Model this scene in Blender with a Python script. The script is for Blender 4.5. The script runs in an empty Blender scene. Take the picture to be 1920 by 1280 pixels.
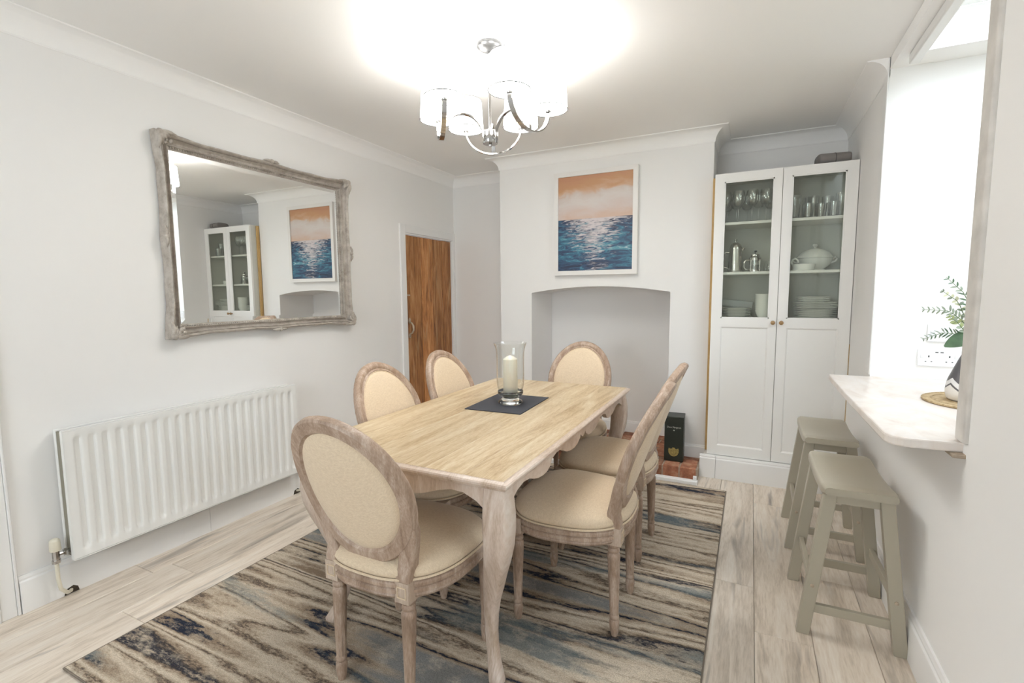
import bpy, bmesh, math, random
from mathutils import Vector, Matrix
random.seed(7)
R = math.radians
PI = math.pi
scene = bpy.context.scene
col = scene.collection

# ------------------------------------------------------------------ camera, world, light, exposure
cam_d = bpy.data.cameras.new('camera')
cam_d.sensor_width = 36.0
cam_d.sensor_fit = 'HORIZONTAL'
cam_d.lens = 908.886 / 1920 * 36
cam_d.clip_start = 0.02
cam = bpy.data.objects.new('camera', cam_d)
col.objects.link(cam)
yaw, pitch, roll = 0.458034, 0.0973864, -0.00769521
f = Vector((-math.sin(yaw) * math.cos(pitch), math.cos(yaw) * math.cos(pitch), -math.sin(pitch)))
rt = Vector((math.cos(yaw), math.sin(yaw), 0))
up = rt.cross(f)
rt2 = math.cos(roll) * rt + math.sin(roll) * up
up2 = -math.sin(roll) * rt + math.cos(roll) * up
m3 = Matrix((rt2, up2, -f)).transposed()
cam.matrix_world = Matrix.Translation((0, 0, 1.31)) @ m3.to_4x4()
scene.camera = cam

world = bpy.data.worlds.new('overcast_sky')
scene.world = world
world.use_nodes = True
wn = world.node_tree.nodes
wn['Background'].inputs[0].default_value = (0.83, 0.90, 1.0, 1)
wn['Background'].inputs[1].default_value = 9.0

BULB = 490.0
SHADE = 8.5
scene.view_settings.view_transform = 'Standard'
scene.view_settings.look = 'None'
scene.view_settings.gamma = 1.0
scene.view_settings.use_curve_mapping = False
scene.view_settings.exposure = 0.06
cy = scene.cycles
cy.use_denoising = True
cy.max_bounces = 10
cy.diffuse_bounces = 6
cy.glossy_bounces = 5
cy.transmission_bounces = 8
cy.transparent_max_bounces = 16
cy.sample_clamp_indirect = 12.0
cy.caustics_reflective = False
cy.caustics_refractive = False


def portal(name, loc, rot, sx, sy):
    """tells the sampler where the sky enters the house; gives no light of its own"""
    d = bpy.data.lights.new(name, 'AREA')
    d.shape = 'RECTANGLE'
    d.size, d.size_y = sx, sy
    d.cycles.is_portal = True
    o = bpy.data.objects.new(name, d)
    o.location = loc
    o.rotation_euler = rot
    col.objects.link(o)


XL, XR, YB, YBR, ZC = -2.69, 0.565, 4.16, 3.77, 2.445
portal('portal_garden_doors', (3.19, .62, 1.08), (0, R(90), 0), 2.1, 1.14)
portal('portal_skylight', (1.128, 1.971, 2.40), (0, 0, 0), .94, 1.84)
portal('portal_front_window', (-1.275, -1.76, 1.5), (R(90), 0, 0), 1.55, 1.4)


# ------------------------------------------------------------------ materials
def new_mat(name):
    m = bpy.data.materials.new(name)
    m.use_nodes = True
    return m, m.node_tree, m.node_tree.nodes['Principled BSDF']


def plain(name, c, rough=0.5, metal=0.0, bump=0.0, bscale=60.0, spec=0.5, coat=0.0, var=0.0):
    m, t, p = new_mat(name)
    p.inputs['Base Color'].default_value = (*c, 1)
    p.inputs['Roughness'].default_value = rough
    p.inputs['Metallic'].default_value = metal
    p.inputs['Specular IOR Level'].default_value = spec
    p.inputs['Coat Weight'].default_value = coat
    if bump or var:
        tc = t.nodes.new('ShaderNodeTexCoord')
        n = t.nodes.new('ShaderNodeTexNoise')
        n.inputs['Scale'].default_value = bscale
        n.inputs['Detail'].default_value = 4
        t.links.new(tc.outputs['Object'], n.inputs['Vector'])
        if bump:
            b = t.nodes.new('ShaderNodeBump')
            b.inputs['Strength'].default_value = bump
            b.inputs['Distance'].default_value = 0.002
            t.links.new(n.outputs['Fac'], b.inputs['Height'])
            t.links.new(b.outputs['Normal'], p.inputs['Normal'])
        if var:
            r = ramp(t, n.outputs['Fac'], [(0.3, tuple(x * (1 - var) for x in c)), (0.7, tuple(min(1, x * (1 + var)) for x in c))])
            t.links.new(r, p.inputs['Base Color'])
    return m


def ramp(t, src, stops, interp='LINEAR'):
    r = t.nodes.new('ShaderNodeValToRGB')
    r.color_ramp.interpolation = interp
    e = r.color_ramp.elements
    while len(e) < len(stops):
        e.new(0.5)
    for el, (pos, c) in zip(e, stops):
        el.position = pos
        el.color = (*c, 1) if len(c) == 3 else c
    t.links.new(src, r.inputs['Fac'])
    return r.outputs['Color']


def coords(t, scale, rand=0.0, kind='Object'):
    tc = t.nodes.new('ShaderNodeTexCoord')
    mp = t.nodes.new('ShaderNodeMapping')
    mp.inputs['Scale'].default_value = scale
    src = tc.outputs[kind]
    if rand:
        oi = t.nodes.new('ShaderNodeObjectInfo')
        ml = t.nodes.new('ShaderNodeMath'); ml.operation = 'MULTIPLY'
        ml.inputs[1].default_value = rand
        t.links.new(oi.outputs['Random'], ml.inputs[0])
        ad = t.nodes.new('ShaderNodeVectorMath'); ad.operation = 'ADD'
        t.links.new(src, ad.inputs[0]); t.links.new(ml.outputs[0], ad.inputs[1])
        src = ad.outputs[0]
    t.links.new(src, mp.inputs['Vector'])
    return mp.outputs['Vector']


def noise(t, vec, scale, detail=5, rough=0.55, dist=0.0):
    n = t.nodes.new('ShaderNodeTexNoise')
    n.inputs['Scale'].default_value = scale
    n.inputs['Detail'].default_value = detail
    n.inputs['Roughness'].default_value = rough
    n.inputs['Distortion'].default_value = dist
    t.links.new(vec, n.inputs['Vector'])
    return n.outputs['Fac']


def mix(t, fac, a, b, mode='MIX'):
    m = t.nodes.new('ShaderNodeMix')
    m.data_type = 'RGBA'
    m.blend_type = mode
    m.clamp_factor = True
    for s, v in ((m.inputs[0], fac), (m.inputs[6], a), (m.inputs[7], b)):
        if hasattr(v, 'links') or hasattr(v, 'is_linked'):
            t.links.new(v, s)
        elif isinstance(v, (int, float)):
            s.default_value = v
        else:
            s.default_value = (*v, 1)
    return m.outputs[2]


def math_n(t, op, a, b=0.0, c=0.0):
    m = t.nodes.new('ShaderNodeMath')
    m.operation = op
    for s, v in zip(m.inputs, (a, b, c)):
        if hasattr(v, 'is_linked'):
            t.links.new(v, s)
        else:
            s.default_value = v
    return m.outputs[0]


def bump_to(t, p, h, strength=0.3, dist=0.002):
    b = t.nodes.new('ShaderNodeBump')
    b.inputs['Strength'].default_value = strength
    b.inputs['Distance'].default_value = dist
    t.links.new(h, b.inputs['Height'])
    t.links.new(b.outputs['Normal'], p.inputs['Normal'])


def wood(name, cols, scale, rough=0.5, fine=40.0, rand=9.0, bump=0.15, knots=None, hue_var=0.0, kscale=3.0, limed=None):
    """cols: dark, mid, light; scale stretches the grain (small along the grain)"""
    m, t, p = new_mat(name)
    v = coords(t, scale, rand)
    n1 = noise(t, v, 2.2, 6, 0.6, 1.2)
    n2 = noise(t, v, fine, 3, 0.6, 0.3)
    h = math_n(t, 'ADD', math_n(t, 'MULTIPLY', n1, 0.65), math_n(t, 'MULTIPLY', n2, 0.35))
    c = ramp(t, h, [(0.34, cols[0]), (0.5, cols[1]), (0.66, cols[2])])
    if knots:
        kv = coords(t, (scale[0] * 0.55, scale[1] * 0.55, scale[2] * 0.55), rand * 1.7)
        k = noise(t, kv, kscale, 3, 0.5, 1.5)
        kf = ramp(t, k, [(0.585, (0, 0, 0)), (0.74, (0.85, 0.85, 0.85))])
        c = mix(t, kf, c, knots)
    if hue_var:
        oi = t.nodes.new('ShaderNodeObjectInfo')
        b = math_n(t, 'ADD', math_n(t, 'MULTIPLY', oi.outputs['Random'], hue_var), 1 - hue_var / 2)
        hs = t.nodes.new('ShaderNodeHueSaturation')
        t.links.new(b, hs.inputs['Value'])
        t.links.new(c, hs.inputs['Color'])
        c = hs.outputs['Color']
    if limed:
        ge = t.nodes.new('ShaderNodeNewGeometry')
        pf = ramp(t, ge.outputs['Pointiness'], [(0.41, (0.7, 0.7, 0.7)), (0.465, (0, 0, 0)), (0.56, (0, 0, 0)), (0.66, (0.3, 0.3, 0.3))])
        c = mix(t, pf, c, limed)
    t.links.new(c, p.inputs['Base Color'])
    p.inputs['Roughness'].default_value = rough
    if bump:
        bump_to(t, p, h, bump, 0.001)
    return m


def pane_mat(name, tint=(1, 1, 1), edge=0.35, gloss=1.0):
    """thin clear glass: lets light straight through, mirrors at grazing angles"""
    m, t, p = new_mat(name)
    t.nodes.remove(p)
    out = t.nodes['Material Output']
    tr = t.nodes.new('ShaderNodeBsdfTransparent')
    tr.inputs[0].default_value = (*tint, 1)
    gl = t.nodes.new('ShaderNodeBsdfGlossy')
    gl.inputs['Roughness'].default_value = 0.02
    lw = t.nodes.new('ShaderNodeLayerWeight')
    lw.inputs[0].default_value = 0.5
    fac = math_n(t, 'MULTIPLY', math_n(t, 'ADD', math_n(t, 'MULTIPLY', math_n(t, 'POWER', lw.outputs['Facing'], 4.0), 0.8), 0.045), gloss)
    fac = math_n(t, 'MINIMUM', fac, 1.0)
    mx = t.nodes.new('ShaderNodeMixShader')
    t.links.new(fac, mx.inputs[0])
    t.links.new(tr.outputs[0], mx.inputs[1])
    t.links.new(gl.outputs[0], mx.inputs[2])
    t.links.new(mx.outputs[0], out.inputs['Surface'])
    return m


M = {}
M['wall'] = plain('wall_paint', (0.87, 0.86, 0.842), 0.75, bump=0.06, bscale=90, spec=0.25)
M['ceiling'] = plain('ceiling_paint', (0.92, 0.912, 0.895), 0.8, bump=0.03, bscale=70, spec=0.2)
M['gloss'] = plain('white_gloss_paint', (0.84, 0.835, 0.82), 0.35)
M['trimgrey'] = plain('grey_edge_paint', (0.62, 0.59, 0.55), 0.5, var=0.12, bscale=14)  # mottled grey, darker than the other trims
M['rad'] = plain('radiator_enamel', (0.82, 0.82, 0.795), 0.3)
M['radshade'] = plain('radiator_shaded_enamel', (0.26, 0.245, 0.19), 0.6)  # enamel darkened to olive to imitate shadow between the panels
M['cab'] = plain('cabinet_foil', (0.87, 0.86, 0.83), 0.36)
M['chrome'] = plain('chrome', (0.50, 0.485, 0.47), 0.10, 1.0)
M['darkchrome'] = plain('darkened_chrome', (0.07, 0.07, 0.07), 0.35, 0.6)  # canopy chrome coloured dark to imitate its reflection of the room
M['steel'] = plain('brushed_steel', (0.60, 0.58, 0.55), 0.25, 1.0)
M['brass'] = plain('aged_brass', (0.34, 0.24, 0.12), 0.4, 1.0)
M['ring'] = plain('grey_wire', (0.03, 0.03, 0.03), 0.6)
M['iron'] = plain('worn_iron', (0.46, 0.38, 0.29), 0.45, 0.6, var=0.3, bscale=40)
M['knobwood'] = plain('wooden_knob', (0.36, 0.22, 0.10), 0.4)
M['china'] = plain('white_china', (0.90, 0.90, 0.87), 0.18)
M['greychina'] = plain('grey_stoneware', (0.42, 0.43, 0.42), 0.3)
M['plastic'] = plain('white_plastic', (0.82, 0.82, 0.83), 0.3)
M['black'] = plain('black_plastic', (0.03, 0.03, 0.03), 0.5)
M['shadowgap'] = plain('dark_hole', (0.06, 0.045, 0.03), 0.9)
M['cream'] = plain('cream_plastic', (0.72, 0.68, 0.56), 0.45)
M['pouch'] = plain('grey_fabric', (0.23, 0.21, 0.20), 0.85, bump=0.3, bscale=300)
M['stool'] = plain('sage_grey_paint', (0.40, 0.365, 0.285), 0.34, bump=0.02, bscale=30)
M['wax'] = plain('ivory_wax', (0.88, 0.84, 0.72), 0.5)
M['wax'].node_tree.nodes['Principled BSDF'].inputs['Subsurface Weight'].default_value = 0.25
M['wax'].node_tree.nodes['Principled BSDF'].inputs['Subsurface Radius'].default_value = (0.02, 0.015, 0.01)
M['mat_slate'] = plain('charcoal_felt', (0.035, 0.037, 0.048), 0.7, bump=0.2, bscale=400)
M['boxblack'] = plain('dark_green_card', (0.018, 0.022, 0.016), 0.4)
M['gold'] = plain('gold_foil', (0.42, 0.33, 0.12), 0.4, 0.5, var=0.3, bscale=120)
M['white_ink'] = plain('pale_ink', (0.55, 0.55, 0.50), 0.5)
M['mirrorglass'] = plain('mirror_silver', (0.90, 0.91, 0.90), 0.0, 1.0)
M['pane'] = pane_mat('clear_pane', (0.97, 0.98, 0.97))
M['cabpane'] = pane_mat('cabinet_pane', (0.945, 0.962, 0.93), gloss=1.2)
M['thin'] = pane_mat('thin_glass', (0.985, 0.99, 0.985), gloss=3.0)
M['clear'] = pane_mat('hurricane_glass', (0.975, 0.98, 0.975), gloss=1.3)
M['limestem'] = plain('green_stem', (0.13, 0.19, 0.08), 0.5)
M['leaf_dark'] = plain('broad_green_leaf', (0.075, 0.135, 0.07), 0.4, var=0.3, bscale=25)
M['leaf_pale'] = plain('pale_eucalyptus_leaf', (0.23, 0.27, 0.19), 0.5, var=0.3, bscale=30)
M['leaf_lime'] = plain('lime_leaf', (0.30, 0.34, 0.14), 0.5)
M['berry'] = plain('white_buds', (0.62, 0.62, 0.42), 0.5)
M['batten'] = wood('pine_batten', [(0.42, 0.25, 0.08), (0.56, 0.36, 0.14), (0.66, 0.46, 0.22)], (8, 8, 0.8), 0.55)
# glass of the candle foot
m, t, p = new_mat('solid_glass')
p.inputs['Base Color'].default_value = (0.96, 0.98, 0.97, 1)
p.inputs['Roughness'].default_value = 0.02
p.inputs['Transmission Weight'].default_value = 1.0
p.inputs['IOR'].default_value = 1.48
M['solidglass'] = m
# bulbs
m, t, p = new_mat('lit_bulb')
t.nodes.remove(p)
e = t.nodes.new('ShaderNodeEmission')
e.inputs[0].default_value = (1.0, 0.995, 0.985, 1)
e.inputs[1].default_value = BULB
t.links.new(e.outputs[0], t.nodes['Material Output'].inputs['Surface'])
M['bulb'] = m
# lamp shade fabric; added emission stands in for bulb light passing through
m, t, p = new_mat('lampshade_fabric')
t.nodes.remove(p)
d = t.nodes.new('ShaderNodeBsdfDiffuse'); d.inputs[0].default_value = (0.88, 0.86, 0.80, 1)
em = t.nodes.new('ShaderNodeEmission'); em.inputs[0].default_value = (1.0, 0.99, 0.975, 1); em.inputs[1].default_value = SHADE
ad = t.nodes.new('ShaderNodeAddShader')
t.links.new(d.outputs[0], ad.inputs[0]); t.links.new(em.outputs[0], ad.inputs[1])
t.links.new(ad.outputs[0], t.nodes['Material Output'].inputs['Surface'])
M['shade'] = m

M['plank'] = wood('limed_oak_plank', [(0.49, 0.41, 0.325), (0.71, 0.62, 0.52), (0.81, 0.745, 0.66)], (7, 0.7, 7), 0.42,
                  fine=22, rand=23, bump=0.06, knots=(0.20, 0.172, 0.15), hue_var=0.2, kscale=2.4)
M['tabletop'] = wood('honey_mango_wood', [(0.36, 0.235, 0.115), (0.56, 0.43, 0.265), (0.70, 0.61, 0.455)], (9, 0.9, 9), 0.38,
                     fine=30, rand=13, bump=0.12, hue_var=0.24)
M['tablewash'] = wood('whitewashed_mango', [(0.40, 0.30, 0.22), (0.56, 0.45, 0.37), (0.66, 0.58, 0.51)], (8, 1.2, 1.6), 0.40,
                      fine=25, rand=5, bump=0.1)
M['chairwood'] = wood('weathered_oak', [(0.225, 0.145, 0.098), (0.37, 0.265, 0.195), (0.53, 0.425, 0.345)], (9, 9, 1.8), 0.5,
                      fine=26, rand=6, bump=0.15, limed=(0.64, 0.55, 0.45))
M['oldpine'] = wood('stripped_pine', [(0.14, 0.047, 0.013), (0.41, 0.17, 0.05), (0.60, 0.33, 0.14)], (6, 6, 0.9), 0.5,
                    fine=9, rand=11, bump=0.3, knots=(0.56, 0.38, 0.19), hue_var=0.45, kscale=2.6)

# linen
m, t, p = new_mat('oatmeal_linen')
v = coords(t, (1, 1, 1), 3)
wv = noise(t, coords(t, (600, 90, 600), 3), 1, 2)
wv2 = noise(t, coords(t, (90, 600, 90), 3), 1, 2)
s = math_n(t, 'ADD', math_n(t, 'MULTIPLY', wv, 0.5), math_n(t, 'MULTIPLY', wv2, 0.5))
c = ramp(t, s, [(0.35, (0.59, 0.465, 0.325)), (0.65, (0.73, 0.605, 0.445))])
t.links.new(c, p.inputs['Base Color'])
p.inputs['Roughness'].default_value = 0.85
p.inputs['Specular IOR Level'].default_value = 0.2
p.inputs['Sheen Weight'].default_value = 0.2
bump_to(t, p, s, 0.2, 0.0006)
M['linen'] = m

# distressed rug: streaks run across the room
m, t, p = new_mat('distressed_rug')
rag = noise(t, coords(t, (7, 28, 1)), 1.0, 6, 0.7)
rag2 = noise(t, coords(t, (40, 110, 1)), 1.0, 4, 0.7)
ragged = math_n(t, 'ADD', math_n(t, 'MULTIPLY', math_n(t, 'SUBTRACT', rag, 0.5), 0.13), math_n(t, 'MULTIPLY', math_n(t, 'SUBTRACT', rag2, 0.5), 0.085))
st = noise(t, coords(t, (0.30, 4.4, 1)), 1.0, 2.5, 0.5, 0.35)
h = math_n(t, 'ADD', math_n(t, 'ADD', math_n(t, 'MULTIPLY', math_n(t, 'SUBTRACT', st, 0.5), 1.45), 0.5), ragged)
CRM, TAN, BRN, DRK, NVY, TPE, GRY = (0.62, 0.54, 0.43), (0.47, 0.385, 0.29), (0.255, 0.19, 0.135), (0.085, 0.07, 0.06), (0.022, 0.028, 0.045), (0.38, 0.31, 0.235), (0.24, 0.235, 0.225)
base = ramp(t, h, [(0.24, GRY), (0.30, TPE), (0.335, BRN), (0.352, NVY), (0.372, NVY), (0.385, BRN), (0.42, TAN), (0.455, CRM), (0.485, TAN),
                   (0.502, BRN), (0.512, DRK), (0.518, BRN), (0.530, TPE), (0.555, CRM), (0.59, TAN), (0.615, BRN), (0.63, DRK), (0.648, NVY), (0.668, TPE), (0.70, CRM), (0.76, BRN)])
tl = noise(t, coords(t, (0.5, 3.4, 1), 0), 1.3, 2, 0.5, 0.3)
teal = ramp(t, math_n(t, 'ADD', tl, ragged), [(0.575, (0, 0, 0)), (0.63, (0.75, 0.75, 0.75))])
base = mix(t, teal, base, (0.15, 0.185, 0.195))
worn = ramp(t, noise(t, coords(t, (9, 16, 1)), 1.0, 7, 0.75), [(0.50, (0, 0, 0)), (0.66, (0.6, 0.6, 0.6))])
base = mix(t, worn, base, (0.55, 0.475, 0.375))
sp = noise(t, coords(t, (1, 1, 1)), 260, 2)
spk = ramp(t, sp, [(0.35, (0.72, 0.72, 0.72)), (0.65, (1.15, 1.15, 1.15))])
base = mix(t, 0.8, base, spk, 'MULTIPLY')
t.links.new(base, p.inputs['Base Color'])
p.inputs['Roughness'].default_value = 0.95
p.inputs['Specular IOR Level'].default_value = 0.1
bump_to(t, p, sp, 0.5, 0.004)
M['rug'] = m

# worktop: pale marbled laminate
m, t, p = new_mat('pale_marbled_worktop')
n1 = noise(t, coords(t, (2.2, 1.2, 1)), 3.0, 7, 0.6, 1.6)
c = ramp(t, n1, [(0.3, (0.66, 0.57, 0.50)), (0.5, (0.76, 0.69, 0.63)), (0.7, (0.80, 0.75, 0.71))])
t.links.new(c, p.inputs['Base Color'])
p.inputs['Roughness'].default_value = 0.3
M['worktop'] = m

# woven mat
m, t, p = new_mat('woven_jute')
s = noise(t, coords(t, (60, 160, 60)), 1.0, 3)
t.links.new(ramp(t, s, [(0.3, (0.34, 0.24, 0.12)), (0.7, (0.60, 0.46, 0.28))]), p.inputs['Base Color'])
p.inputs['Roughness'].default_value = 0.85
bump_to(t, p, s, 0.6, 0.003)
M['jute'] = m

# carved grey mirror frame
m, t, p = new_mat('grey_washed_carving')
n1 = noise(t, coords(t, (14, 14, 14)), 1.6, 6, 0.65)
t.links.new(ramp(t, n1, [(0.34, (0.33, 0.285, 0.24)), (0.5, (0.44, 0.395, 0.345)), (0.66, (0.54, 0.495, 0.44))]), p.inputs['Base Color'])
p.inputs['Roughness'].default_value = 0.45
bump_to(t, p, n1, 0.3, 0.004)
M['mframe'] = m

# bricks
m, t, p = new_mat('red_hearth_brick')
oi = t.nodes.new('ShaderNodeObjectInfo')
n1 = noise(t, coords(t, (9, 9, 9), 5), 2.0, 6, 0.65)
c = ramp(t, n1, [(0.32, (0.17, 0.07, 0.04)), (0.5, (0.33, 0.13, 0.07)), (0.68, (0.42, 0.28, 0.18))])
hs = t.nodes.new('ShaderNodeHueSaturation')
t.links.new(math_n(t, 'ADD', math_n(t, 'MULTIPLY', oi.outputs['Random'], 0.5), 0.72), hs.inputs['Value'])
t.links.new(c, hs.inputs['Color'])
t.links.new(hs.outputs['Color'], p.inputs['Base Color'])
p.inputs['Roughness'].default_value = 0.8
bump_to(t, p, n1, 0.6, 0.006)
M['brick'] = m
M['mortar'] = plain('mortar', (0.36, 0.29, 0.22), 0.9, bump=0.4, bscale=60, var=0.15)

# seascape painting (u across, v up, 0..1, Generated)
m, t, p = new_mat('seascape_canvas')
tc = t.nodes.new('ShaderNodeTexCoord')
sx = t.nodes.new('ShaderNodeSeparateXYZ')
t.links.new(tc.outputs['Generated'], sx.inputs[0])
u, w = sx.outputs[0], sx.outputs[2]
cl = noise(t, coords(t, (1.4, 1, 4.0), 0, 'Generated'), 2.0, 6, 0.55, 0.8)
wj = math_n(t, 'ADD', w, math_n(t, 'MULTIPLY', math_n(t, 'SUBTRACT', cl, 0.5), 0.30))
wj = math_n(t, 'SUBTRACT', wj, math_n(t, 'MULTIPLY', math_n(t, 'SUBTRACT', u, 0.5), 0.09))
sky = ramp(t, wj, [(0.54, (0.60, 0.43, 0.335)), (0.64, (0.62, 0.52, 0.475)), (0.74, (0.64, 0.585, 0.55)), (0.80, (0.60, 0.52, 0.47)),
                   (0.845, (0.58, 0.37, 0.245)), (0.90, (0.52, 0.285, 0.145)), (0.98, (0.50, 0.25, 0.14))])
wa = noise(t, coords(t, (3.0, 1, 16.0), 0, 'Generated'), 1.6, 7, 0.65, 1.2)
wb = noise(t, coords(t, (4.5, 1, 30.0), 0, 'Generated'), 1.6, 5, 0.6, 1.4)
depth = math_n(t, 'ADD', math_n(t, 'MULTIPLY', wa, 0.9), math_n(t, 'MULTIPLY', math_n(t, 'SUBTRACT', 0.32, math_n(t, 'ABSOLUTE', math_n(t, 'SUBTRACT', w, 0.27))), 0.55))
sea = ramp(t, depth, [(0.40, (0.010, 0.018, 0.050)), (0.52, (0.022, 0.055, 0.12)), (0.62, (0.035, 0.15, 0.23)),
                      (0.71, (0.11, 0.31, 0.38)), (0.80, (0.48, 0.56, 0.60))])
du = math_n(t, 'ABSOLUTE', math_n(t, 'SUBTRACT', u, 0.50))
lane = math_n(t, 'SUBTRACT', 0.40, du)
gl = math_n(t, 'ADD', math_n(t, 'MULTIPLY', lane, 0.95), math_n(t, 'MULTIPLY', math_n(t, 'SUBTRACT', wb, 0.5), 1.5))
gl = math_n(t, 'ADD', gl, math_n(t, 'MULTIPLY', math_n(t, 'SUBTRACT', w, 0.36), 0.75))
glf = ramp(t, gl, [(0.12, (0, 0, 0)), (0.42, (0.92, 0.92, 0.92))])
sea = mix(t, glf, sea, (0.66, 0.60, 0.60))
hz = ramp(t, w, [(0.546, (0, 0, 0)), (0.550, (1, 1, 1))])
t.links.new(mix(t, hz, sea, sky), p.inputs['Base Color'])
p.inputs['Roughness'].default_value = 0.5
M['seascape'] = m


# ------------------------------------------------------------------ mesh helpers
class MB:
    def __init__(s):
        s.v, s.f = [], []

    def add(s, vs, fs):
        o = len(s.v)
        s.v += [tuple(v) for v in vs]
        s.f += [tuple(i + o for i in f) for f in fs]
        return s

    def box(s, x0, x1, y0, y1, z0, z1):
        vs = [(x, y, z) for z in (z0, z1) for y in (y0, y1) for x in (x0, x1)]
        return s.add(vs, [(0, 2, 3, 1), (4, 5, 7, 6), (0, 1, 5, 4), (2, 6, 7, 3), (0, 4, 6, 2), (1, 3, 7, 5)])

    def loft(s, rings, closed=True, cap0=True, cap1=True, loop=False):
        n = len(rings[0])
        o = len(s.v)
        for r in rings:
            s.v += [tuple(p) for p in r]
        k = len(rings)
        for i in range(k if loop else k - 1):
            a, b = o + i * n, o + ((i + 1) % k) * n
            for j in range(n if closed else n - 1):
                j2 = (j + 1) % n
                s.f.append((a + j, a + j2, b + j2, b + j))
        if not loop:
            if cap0:
                s.f.append(tuple(o + j for j in reversed(range(n))))
            if cap1:
                s.f.append(tuple(o + (k - 1) * n + j for j in range(n)))
        return s

    def lathe(s, prof, n=24, c=(0, 0, 0), cap0=True, cap1=True, flute=None, sy=1.0):
        rings = []
        for (r, z) in prof:
            ring = []
            for j in range(n):
                a = 2 * PI * j / n
                rr = r
                if flute and flute[0] < z < flute[1] and j % 2:
                    rr = r * flute[2]
                ring.append((c[0] + rr * math.cos(a), c[1] + rr * math.sin(a) * sy, c[2] + z))
            rings.append(ring)
        if prof[0][1] > prof[-1][1]:
            rings.reverse()
        return s.loft(rings, True, cap0, cap1)

    def prism(s, poly, axis, a, b):
        """extrude a 2-d polygon (counter-clockwise) along an axis from a to b"""
        def P(p, d):
            return {'x': (d, p[0], p[1]), 'y': (p[0], d, p[1]), 'z': (p[0], p[1], d)}[axis]
        n = len(poly)
        vs = [P(p, a) for p in poly] + [P(p, b) for p in poly]
        fs = [tuple(range(n)), tuple(reversed(range(n, 2 * n)))]
        fs += [(i, i + n, (i + 1) % n + n, (i + 1) % n) for i in range(n)]
        return s.add(vs, fs)

    def tube(s, pts, r, n=8, sec=None, closed=False, flat=None):
        """sweep a round (or w x h) section along points; r may be a list"""
        pts = [Vector(p) for p in pts]
        k = len(pts)
        rings = []
        ref = None
        for i, p in enumerate(pts):
            if closed:
                tn = (pts[(i + 1) % k] - pts[i - 1]).normalized()
            else:
                tn = (pts[min(i + 1, k - 1)] - pts[max(i - 1, 0)]).normalized()
            if ref is None:
                ref = Vector((0, 0, 1)) if abs(tn.z) < 0.9 else Vector((0, 1, 0))
                if flat:
                    ref = Vector(flat)
            a = (ref - tn * ref.dot(tn))
            if a.length < 1e-5:
                a = Vector((1, 0, 0)) - tn * tn.x
            a.normalize()
            if not flat:
                ref = a
            b = tn.cross(a)
            rr = r[i] if isinstance(r, (list, tuple)) and not sec else r
            if sec:
                w, h = sec[i] if isinstance(sec[0], (list, tuple)) else sec
                cs = [(-w / 2, -h / 2), (w / 2, -h / 2), (w / 2, h / 2), (-w / 2, h / 2)]
                rings.append([p + b * q[0] + a * q[1] for q in cs])
            else:
                rings.append([p + (a * math.cos(2 * PI * j / n) + b * math.sin(2 * PI * j / n)) * rr for j in range(n)])
        return s.loft(rings, True, True, True, loop=closed)

    def ball(s, c, r, n=10, m=6, sz=1.0):
        prof = [(max(1e-4, r * math.sin(PI * i / m)), -r * sz * math.cos(PI * i / m)) for i in range(m + 1)]
        return s.lathe(prof, n, c)

    def build(s, name, mat, parent=None, smooth=35, bevel=0.0, loc=None, mats=None, seg=2):
        me = bpy.data.meshes.new(name)
        me.from_pydata(s.v, [], s.f)
        me.update()
        bm = bmesh.new()
        bm.from_mesh(me)
        bmesh.ops.recalc_face_normals(bm, faces=bm.faces)
        bm.to_mesh(me)
        bm.free()
        if smooth:
            me.shade_smooth()
            me.set_sharp_from_angle(angle=R(smooth))
        me.materials.append(mat)
        o = bpy.data.objects.new(name, me)
        col.objects.link(o)
        if parent:
            o.parent = parent
        if loc:
            o.location = loc
        if bevel:
            b = o.modifiers.new('bevel', 'BEVEL')
            b.width = bevel
            b.segments = seg
            b.limit_method = 'ANGLE'
            b.angle_limit = R(40)
        return o


def tag(o, label, cat, group=None):
    o['label'] = label
    o['category'] = cat
    if group:
        o['group'] = group
    return o


def thing(name, label, cat, loc=(0, 0, 0), rz=0.0, group=None):
    o = bpy.data.objects.new(name, None)
    o.empty_display_size = 0.05
    o.location = loc
    o.rotation_euler = (0, 0, rz)
    col.objects.link(o)
    return tag(o, label, cat, group)


def struct(o):
    o['kind'] = 'structure'
    return o


def part(o, label):
    o['label'] = label
    return o


def dup(root, label, loc, rz=0.0, group=None):
    def cp(o, parent):
        c = o.copy()
        col.objects.link(c)
        if parent:
            c.parent = parent
        for ch in kids.get(o.name, []):
            cp(ch, c)
        return c
    kids = {}
    def walk(o):
        kids[o.name] = list(o.children)
        for ch in o.children:
            walk(ch)
    walk(root)
    c = cp(root, None)
    c.location = loc
    c.rotation_euler = (0, 0, rz)
    c['label'] = label
    if group:
        c['group'] = group
    return c


def box_obj(name, mat, b, parent=None, bevel=0.0):
    return MB().box(*b).build(name, mat, parent, bevel=bevel)


# ------------------------------------------------------------------ setting: floor, walls, ceiling
floor = struct(MB().box(XL - 0.2, 3.4, -2.0, YB + 0.3, -0.08, -0.012).build('floor', M['shadowgap']))
PW, PLN = 0.198, 1.29
offs = {}
x = 0.018 - PW * 14
row = 0
mesh_cache = {}


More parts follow.
